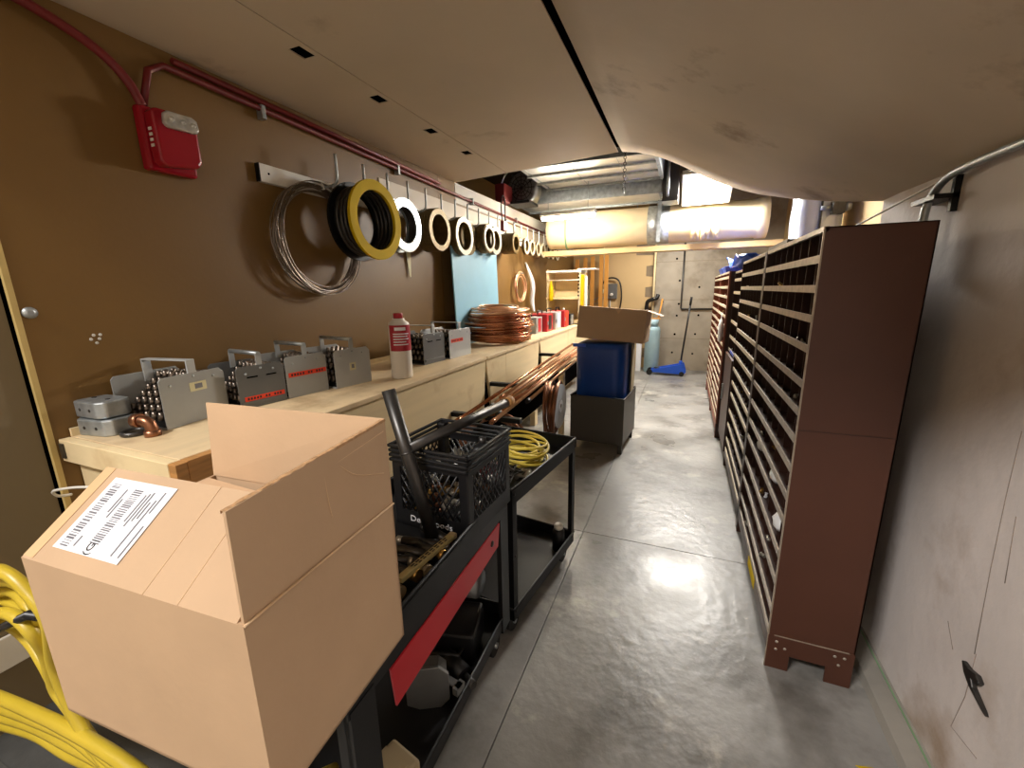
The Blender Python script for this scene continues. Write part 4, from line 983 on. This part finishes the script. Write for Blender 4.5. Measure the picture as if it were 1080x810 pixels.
# small things on top of nearest unit
t = thing('metal_tray', 'flat dark tray lying on the nearest shelving top', 'tray', (.46, 1.86, 1.682))
MB().box(.0, .14, -.03, .20, .0, .012).build('tray', 'shelf', t, bevel=.004)
tag(MB().box(.395, .62, 2.25, 2.72, 1.683, 1.70).build('angle_strip', 'darksteel', at=(.5, 2.4, 1.683)), 'dark metal strip lying on the nearest shelving back', 'metal strip')
t = thing('electrical_panel', 'grey electrical panel door on the far right wall', 'panel', (1.398, 3.4, 1.7))
MB().box(-.06, 0, -.55, .75, -.3, .95).build('panel_box', 'plate', t, bevel=.006); MB().box(-.075, -.06, .04, .70, -.25, .9).build('panel_door', 'plate_light', t, bevel=.004); MB().box(-.075, -.06, -.5, .02, -.25, .9).build('panel_door', 'beige', t, bevel=.004)
# conduits on the right wall
pts = spline([(.775, .3, 1.845), (.775, 1.3, 1.845), (.77, 1.75, 1.848), (.765, 1.90, 1.838), (.76, 1.97, 1.80), (.757, 2.0, 1.74), (.757, 2.0, 1.55)], 7)
t = thing('wall_conduit', 'dark conduit bending down the right wall behind shelving', 'conduit', (.785, 1.6, 1.7))
MB().tube(pts, .0125, 10).build('conduit', 'galv', t, world=True)
MB().tube([(.794, .3, 1.862), (.794, 1.7, 1.862), (.785, 2.05, 1.84), (.62, 2.40, 1.72)], .004, 6).build('thin_cable', 'white_paint', t, world=True)
MB().box(.782, .80, 1.90, 1.918, 1.73, 1.84).build('bracket', 'blackmetal', t, world=True)
MB().box(.735, .80, 1.90, 2.06, 1.772, 1.787).build('strut', 'blackmetal', t, world=True)
for y in (.7, 1.35): MB().box(.772, .80, y, y+.012, 1.815, 1.845).build('clip', 'galv', t, world=True)
# broken anchor in the right wall
q = MB(); q.prism([(1.378, .462), (1.35, .462), (1.318, .472), (1.300, .462), (1.306, .448), (1.330, .446), (1.318, .430), (1.256, .402), (1.330, .420), (1.36, .438)], 'X', .786, .80)
tag(q.build('wall_anchor', 'darksteel', at=(.8, 1.32, .43), bevel=.003), 'dark broken steel anchor sticking from the right wall', 'anchor')

# ================================================================== MID ROOM: cabinet, blue bin, box
t = thing('grey_cabinet', 'low dark grey open cabinet on feet beside the bench', 'cabinet', (-.70, 3.72, 0), R(-4))
MB().box(-.25, .25, 0, .006, .09, .53).build('front_panel', 'greybin', t); MB().box(-.25, .25, .56, .566, .09, .53).build('rear_panel', 'greybin', t)
for x in (-.25, .244): MB().box(x, x+.006, 0, .566, .09, .53).build('side_panel', 'greybin', t)
MB().box(-.25, .25, 0, .566, .09, .10).build('bottom_panel', 'greybin', t)
MB().tube([(-.25, 0, .53), (.25, 0, .53), (.25, .566, .53), (-.25, .566, .53)], .007, 6, True).build('rim', 'darksteel', t)
for x in (-.22, .22):
    for y in (.03, .53): MB().box(x-.02, x+.02, y-.015, y+.015, 0, .092).build('foot', 'darksteel', t)
t = thing('blue_drum', 'large dark blue plastic drum standing inside the grey cabinet', 'drum', (-.69, 4.0, .101), R(-4))
q = MB(); v = []; n = 32
prof = [(.205, 0), (.225, .03), (.23, .3), (.232, .6), (.236, .85), (.225, .90), (.21, .91)]
for r_, h in prof:
    for j in range(n):
        a = 2*math.pi*j/n; cx, sx = math.cos(a), math.sin(a); e = .42
        v.append((r_*math.copysign(abs(cx)**e, cx), r_*math.copysign(abs(sx)**e, sx)*.95, h))
q.add(v, [(i*n+j, i*n+(j+1) % n, (i+1)*n+(j+1) % n, (i+1)*n+j) for i in range(len(prof)-1) for j in range(n)]+[tuple(range(n))[::-1], tuple(range((len(prof)-1)*n, len(prof)*n))], True)
q.build('drum_body', 'bluebin', t)
MB().box(-.24, -.12, -.235, -.215, .88, .91).build('lid_edge', 'bluebright', t)
MB().box(.2, .245, .10, .14, .0, .92).build('side_rail', 'steel', t)
def obox(name, label, cx, cy, cz, w_, d_, h_, rx, ry, rz):
    t = thing(name, label, 'cardboard box', (cx, cy, cz)); t.rotation_euler = (rx, ry, rz); k = .005
    MB().box(-w_/2, w_/2, 0, k, 0, h_).build('front_wall', 'card', t); MB().box(-w_/2, w_/2, d_-k, d_, 0, h_).build('back_wall', 'card_in', t)
    for x in (-w_/2, w_/2-k): MB().box(x, x+k, k, d_-k, 0, h_).build('side_wall', 'card', t)
    MB().box(-w_/2, w_/2, 0, d_, 0, k).build('bottom', 'card', t)
    MB().box(-w_/2, w_/2, 0, d_, h_, h_+.004).build('lid', 'card_in', t)
    q = MB(); q.sheet([(w_/2, .02, h_), (w_/2, d_-.02, h_), (w_/2+.12, d_-.03, h_-.035), (w_/2+.12, .03, h_-.035)], .004); q.build('side_flap', 'card', t)
    MB().prism([(.03, h_-.002), (.09, h_-.002), (.06, h_-.045)], 'Y', -.0012, 0).build('tape_tab', 'tape', t)
    return t
obox('cardboard_box', 'closed cardboard box tilted on top of the blue drum', -.625, 3.80, 1.045, .60, .40, .285, R(-3), R(4), R(-3))
tag(MB().box(-.44, -.43, 4.0, 4.24, .101, .99).build('grey_board', 'oldbox', at=(-.435, 4.1, .1)), 'upright pale board beside the blue drum inside the cabinet', 'board')
# far end: gas cylinder, jack, brush
t = thing('gas_cylinder', 'pale blue gas cylinder standing by the far concrete wall', 'gas cylinder', (-.52, 7.95, 0))
MB().lathe([(0, 0), (.125, 0), (.13, .02), (.13, .75), (.12, .80), (.08, .84), (.05, .86), (0, .86)], n=28).build('tank', 'bluegas', t)
q = MB(); n = 20; v = []
for r_, z_ in ((.1, .82), (.1, .95)):
    for j in range(n+1):
        a = R(30)+R(300)*j/n; v.append((r_*math.cos(a), r_*math.sin(a), z_))
q.add(v, [(j, j+1, n+2+j, n+1+j) for j in range(n)], True); o = q.build('collar', 'bluegas', t); md = o.modifiers.new('s', 'SOLIDIFY'); md.thickness = .008
MB().cyl((0, 0, .86), (0, 0, .93), .025).build('valve', 'brass', t); MB().cyl((-.05, 0, .92), (.05, 0, .92), .014).build('valve_arm', 'darksteel', t)
t = thing('bent_pipe', 'black elbow pipe with brass tip on the block wall', 'pipe', (-.62, 8.2, .9))
MB().tube(spline([(-.05, .02, .0), (-.05, .02, .28), (-.03, .0, .36), (.06, -.02, .40), (.12, -.02, .42), (.14, 0, .48)], 7), .035, 10).build('elbow', 'black', t); MB().cyl((.08, -.06, .42), (.08, -.03, .42), .012).build('tip', 'fitting', t)
tag(MB().tube([(-.45, 8.05, .92), (-.40, 8.22, 1.3)], .016, 8).build('wooden_handle', 'lumber', at=(-.45, 8.05, .9)), 'short wooden handle leaning above the gas cylinder', 'handle')
tag(MB().box(-.78, -.40, 7.9, 7.96, .955, .975).build('wood_offcut', 'lumber', at=(-.6, 7.93, .955)), 'thin wood offcut lying over the gas cylinder collar', 'wood offcut')
tag(MB().box(-.79, -.70, 7.9, 8.0, 0, .62).build('white_carton', 'label', at=(-.75, 7.95, 0), bevel=.005), 'narrow white carton left of the gas cylinder', 'carton')
t = thing('floor_jack', 'blue trolley floor jack with long black handle at far wall', 'floor jack', (-.16, 7.72, 0), R(0))
q = MB(); q.prism([(-.36, .05), (.20, .03), (.24, .08), (.20, .22), (.08, .19), (-.34, .09)], 'Y', -.09, -.075); q.prism([(-.36, .05), (.20, .03), (.24, .08), (.20, .22), (.08, .19), (-.34, .09)], 'Y', .075, .09); q.build('side_frame', 'bluebright', t, bevel=.003)
MB().prism([(-.28, .06), (.15, .06), (.17, .17), (-.28, .10)], 'Y', -.07, .07).build('lift_arm', 'bluebright', t)
for x, r_ in ((-.36, .05), (.17, .04)):
    for y in (-.1, .1): MB().cyl((x, y-.016, r_), (x, y+.016, r_), r_, n=18).build('wheel', 'rubber', t)
MB().lathe([(0, .1), (.045, .1), (.05, .12), (0, .12)], (-.24, 0, 0), n=16).build('saddle', 'darksteel', t)
MB().cyl((.14, 0, .18), (.24, .08, 1.30), .015, n=12).build('handle', 'black', t); MB().cyl((.23, .075, 1.2), (.242, .082, 1.34), .019, n=12).build('grip', 'rubber', t)
MB().lathe([(.03, .12), (.03, .24), (.02, .26)], (.145, 0, 0), n=14).build('handle_socket', 'bluebright', t)
# services on the far wall
tag(MB().cyl((-.565, 8.255, .0), (-.565, 8.255, 3.3), .02, n=10).build('vertical_pipe', 'ply', at=(-.565, 8.25, 0)), 'pale vertical pipe at the edge of the concrete panel', 'pipe')
t = thing('wall_conduit', 'grey conduit turning along the far concrete wall', 'conduit', (-.05, 8.25, 1.12))
MB().tube([(-.03, 0, 1.2), (-.03, 0, .02), (-.01, 0, .0), (.75, 0, .0)], .014, 8).build('conduit', 'darksteel', t)
t = thing('hose_reel_box', 'grey outlet box with looped black cable on painted wall', 'outlet box', (-1.33, 8.32, 1.45))
MB().box(-.10, .10, -.05, 0, -.14, .14).build('box', 'plate_dark', t, bevel=.008); MB().lathe([(.03, 0), (.03, -.02), (.02, -.03)], (0, -.05, -.06), 'Y', 14).build('knob', 'white_paint', t)
MB().tube(spline([(-.18, -.07, -.45), (-.2, -.07, .0), (-.14, -.07, .19), (0, -.07, .25), (.14, -.07, .18), (.19, -.07, -.1), (.15, -.07, -.45)], 7), .015, 8).build('cable_loop', 'black', t)
MB().cyl((-.03, -.01, -.14), (-.03, -.01, -.5), .012).build('conduit', 'plate', t)
t = thing('timer_box', 'beige switch box with round dial left of outlet box', 'switch box', (-1.83, 8.32, 1.42))
MB().box(-.09, .07, -.05, 0, -.22, .16).build('box', 'cream', t, bevel=.006); MB().lathe([(.06, 0), (.055, -.02), (.03, -.025)], (-.01, -.05, .10), 'Y', 18).build('dial', 'darksteel', t); MB().box(-.06, .04, -.055, -.05, -.16, -.10).build('socket', 'ink', t)
MB().tube(spline([(.07, -.02, -.1), (.18, -.02, -.12), (.28, -.02, -.05), (.34, -.02, .05)], 6), .009, 7).build('cable', 'plate', t)
MB().tube(spline([(.07, -.02, -.18), (.22, -.02, -.2), (.34, -.02, -.1), (.38, -.02, .05)], 6), .009, 7).build('cable', 'plate', t)
t = thing('wall_conduit', 'thin vertical conduit with round box on painted wall', 'conduit', (-1.50, 8.31, 1.3))
MB().cyl((0, 0, .2), (0, 0, 1.6), .012).build('conduit', 'ply', t); MB().lathe([(.045, 0), (.045, -.04), (.03, -.05)], (-.01, .01, .15), 'Y', 16).build('round_box', 'cream', t)

# ================================================================== YELLOW HOSE at lower left
t = thing('yellow_hose', 'thick yellow hose draped beside the near cart and cardboard box', 'hose', (-1.2, .3, .4))
for pts in [[(-1.603, 0.283, 0.847), (-1.271, 0.278, 0.966), (-1.182, 0.281, 0.981), (-1.126, 0.285, 0.952), (-1.086, 0.287, 0.899), (-1.135, 0.291, 0.777), (-1.098, 0.288, 0.676), (-1.015, 0.286, 0.615), (-0.856, 0.291, 0.603)], [(-1.742, 0.303, 0.753), (-1.371, 0.295, 0.895), (-1.26, 0.304, 0.924), (-1.137, 0.291, 0.932), (-1.158, 0.296, 0.841), (-1.147, 0.297, 0.756), (-1.14, 0.298, 0.65), (-1.051, 0.3, 0.567), (-0.884, 0.305, 0.555)], [(-1.825, 0.315, 0.691), (-1.451, 0.31, 0.831), (-1.323, 0.314, 0.876), (-1.209, 0.302, 0.875), (-1.173, 0.302, 0.809), (-1.174, 0.303, 0.723), (-1.211, 0.315, 0.593), (-1.08, 0.302, 0.544), (-0.917, 0.315, 0.53)], [(-1.934, 0.329, 0.598), (-1.558, 0.323, 0.771), (-1.394, 0.32, 0.824), (-1.27, 0.314, 0.821), (-1.281, 0.328, 0.735), (-1.245, 0.32, 0.663), (-1.23, 0.323, 0.578), (-1.16, 0.328, 0.457), (-0.952, 0.325, 0.495)], [(-1.803, 0.293, 0.635), (-1.357, 0.277, 0.832), (-1.216, 0.277, 0.882), (-1.145, 0.278, 0.862), (-1.146, 0.288, 0.798), (-1.155, 0.289, 0.713), (-1.111, 0.288, 0.68), (-0.993, 0.284, 0.598), (-0.826, 0.283, 0.627)], [(-1.878, 0.299, 0.562), (-1.511, 0.301, 0.733), (-1.356, 0.301, 0.79), (-1.27, 0.302, 0.777), (-1.205, 0.296, 0.751), (-1.166, 0.294, 0.697), (-1.138, 0.296, 0.647), (-1.037, 0.294, 0.553), (-0.867, 0.296, 0.577)]]:
    MB().tube(spline(pts, 7), .0115, 9).build('hose_loop', 'hose', t, world=True)
for pts in [[(-1.892, 0.28, 0.451), (-1.523, 0.28, 0.55), (-1.274, 0.28, 0.605), (-1.117, 0.28, 0.633), (-0.959, 0.28, 0.65), (-0.825, 0.28, 0.646), (-0.697, 0.28, 0.626)], [(-1.989, 0.294, 0.364), (-1.634, 0.294, 0.457), (-1.364, 0.294, 0.531), (-1.163, 0.294, 0.575), (-1.039, 0.294, 0.571), (-0.874, 0.294, 0.58), (-0.728, 0.294, 0.579)], [(-2.112, 0.308, 0.266), (-1.724, 0.308, 0.367), (-1.438, 0.308, 0.456), (-1.253, 0.308, 0.49), (-1.087, 0.308, 0.518), (-0.925, 0.308, 0.522), (-0.753, 0.308, 0.55)], [(-2.258, 0.322, 0.145), (-1.822, 0.322, 0.275), (-1.513, 0.322, 0.378), (-1.337, 0.322, 0.401), (-1.149, 0.322, 0.444), (-0.973, 0.322, 0.456), (-0.798, 0.322, 0.491)]]:
    MB().tube(spline(pts+[(-.80, .62, .24)], 7), .013, 9).build('hose_loop', 'hose', t, world=True)
q = MB(); a, b = Vector((-1.582, 0.275, 0.673)), Vector((-1.119, 0.275, 0.913)); q.tube([a, b, (-1.04, .49, .70)], .009, 8); q.build('hanger_bar', 'black', t, world=True)
tag(MB().box(-2.112, -2.10, .40, .52, .24, .36).build('outlet_plate', 'white_paint', at=(-2.105, .46, .24), bevel=.004), 'white outlet plate low on the near left wall', 'outlet')

t = thing('dark_floor_sheet', 'dark grey ridged sheet on the floor left of the near cart', 'mat', (-1.65, .1, 0))
MB().box(-.5, .42, -.6, .62, .001, .012).build('mat', 'sheetgrey', t, bevel=.004)  # dark sheet laid over the floor to deepen its tone here
for k in range(9): MB().box(-.48, .40, -.56+k*.13, -.54+k*.13, .012, .015).build('ridge', 'sheetgrey', t)
q = MB(); q.prism([(.0, 0), (.05, .012), (.085, -.03), (.06, -.05), (.04, -.015)], 'Z', .001, .003)
o = q.build('yellow_scrap', 'yellow', at=(0, 0, 0)); o.location = (.60, 1.36, 0)
tag(o, 'torn scrap of yellow tape on the floor by the kerb', 'tape scrap')
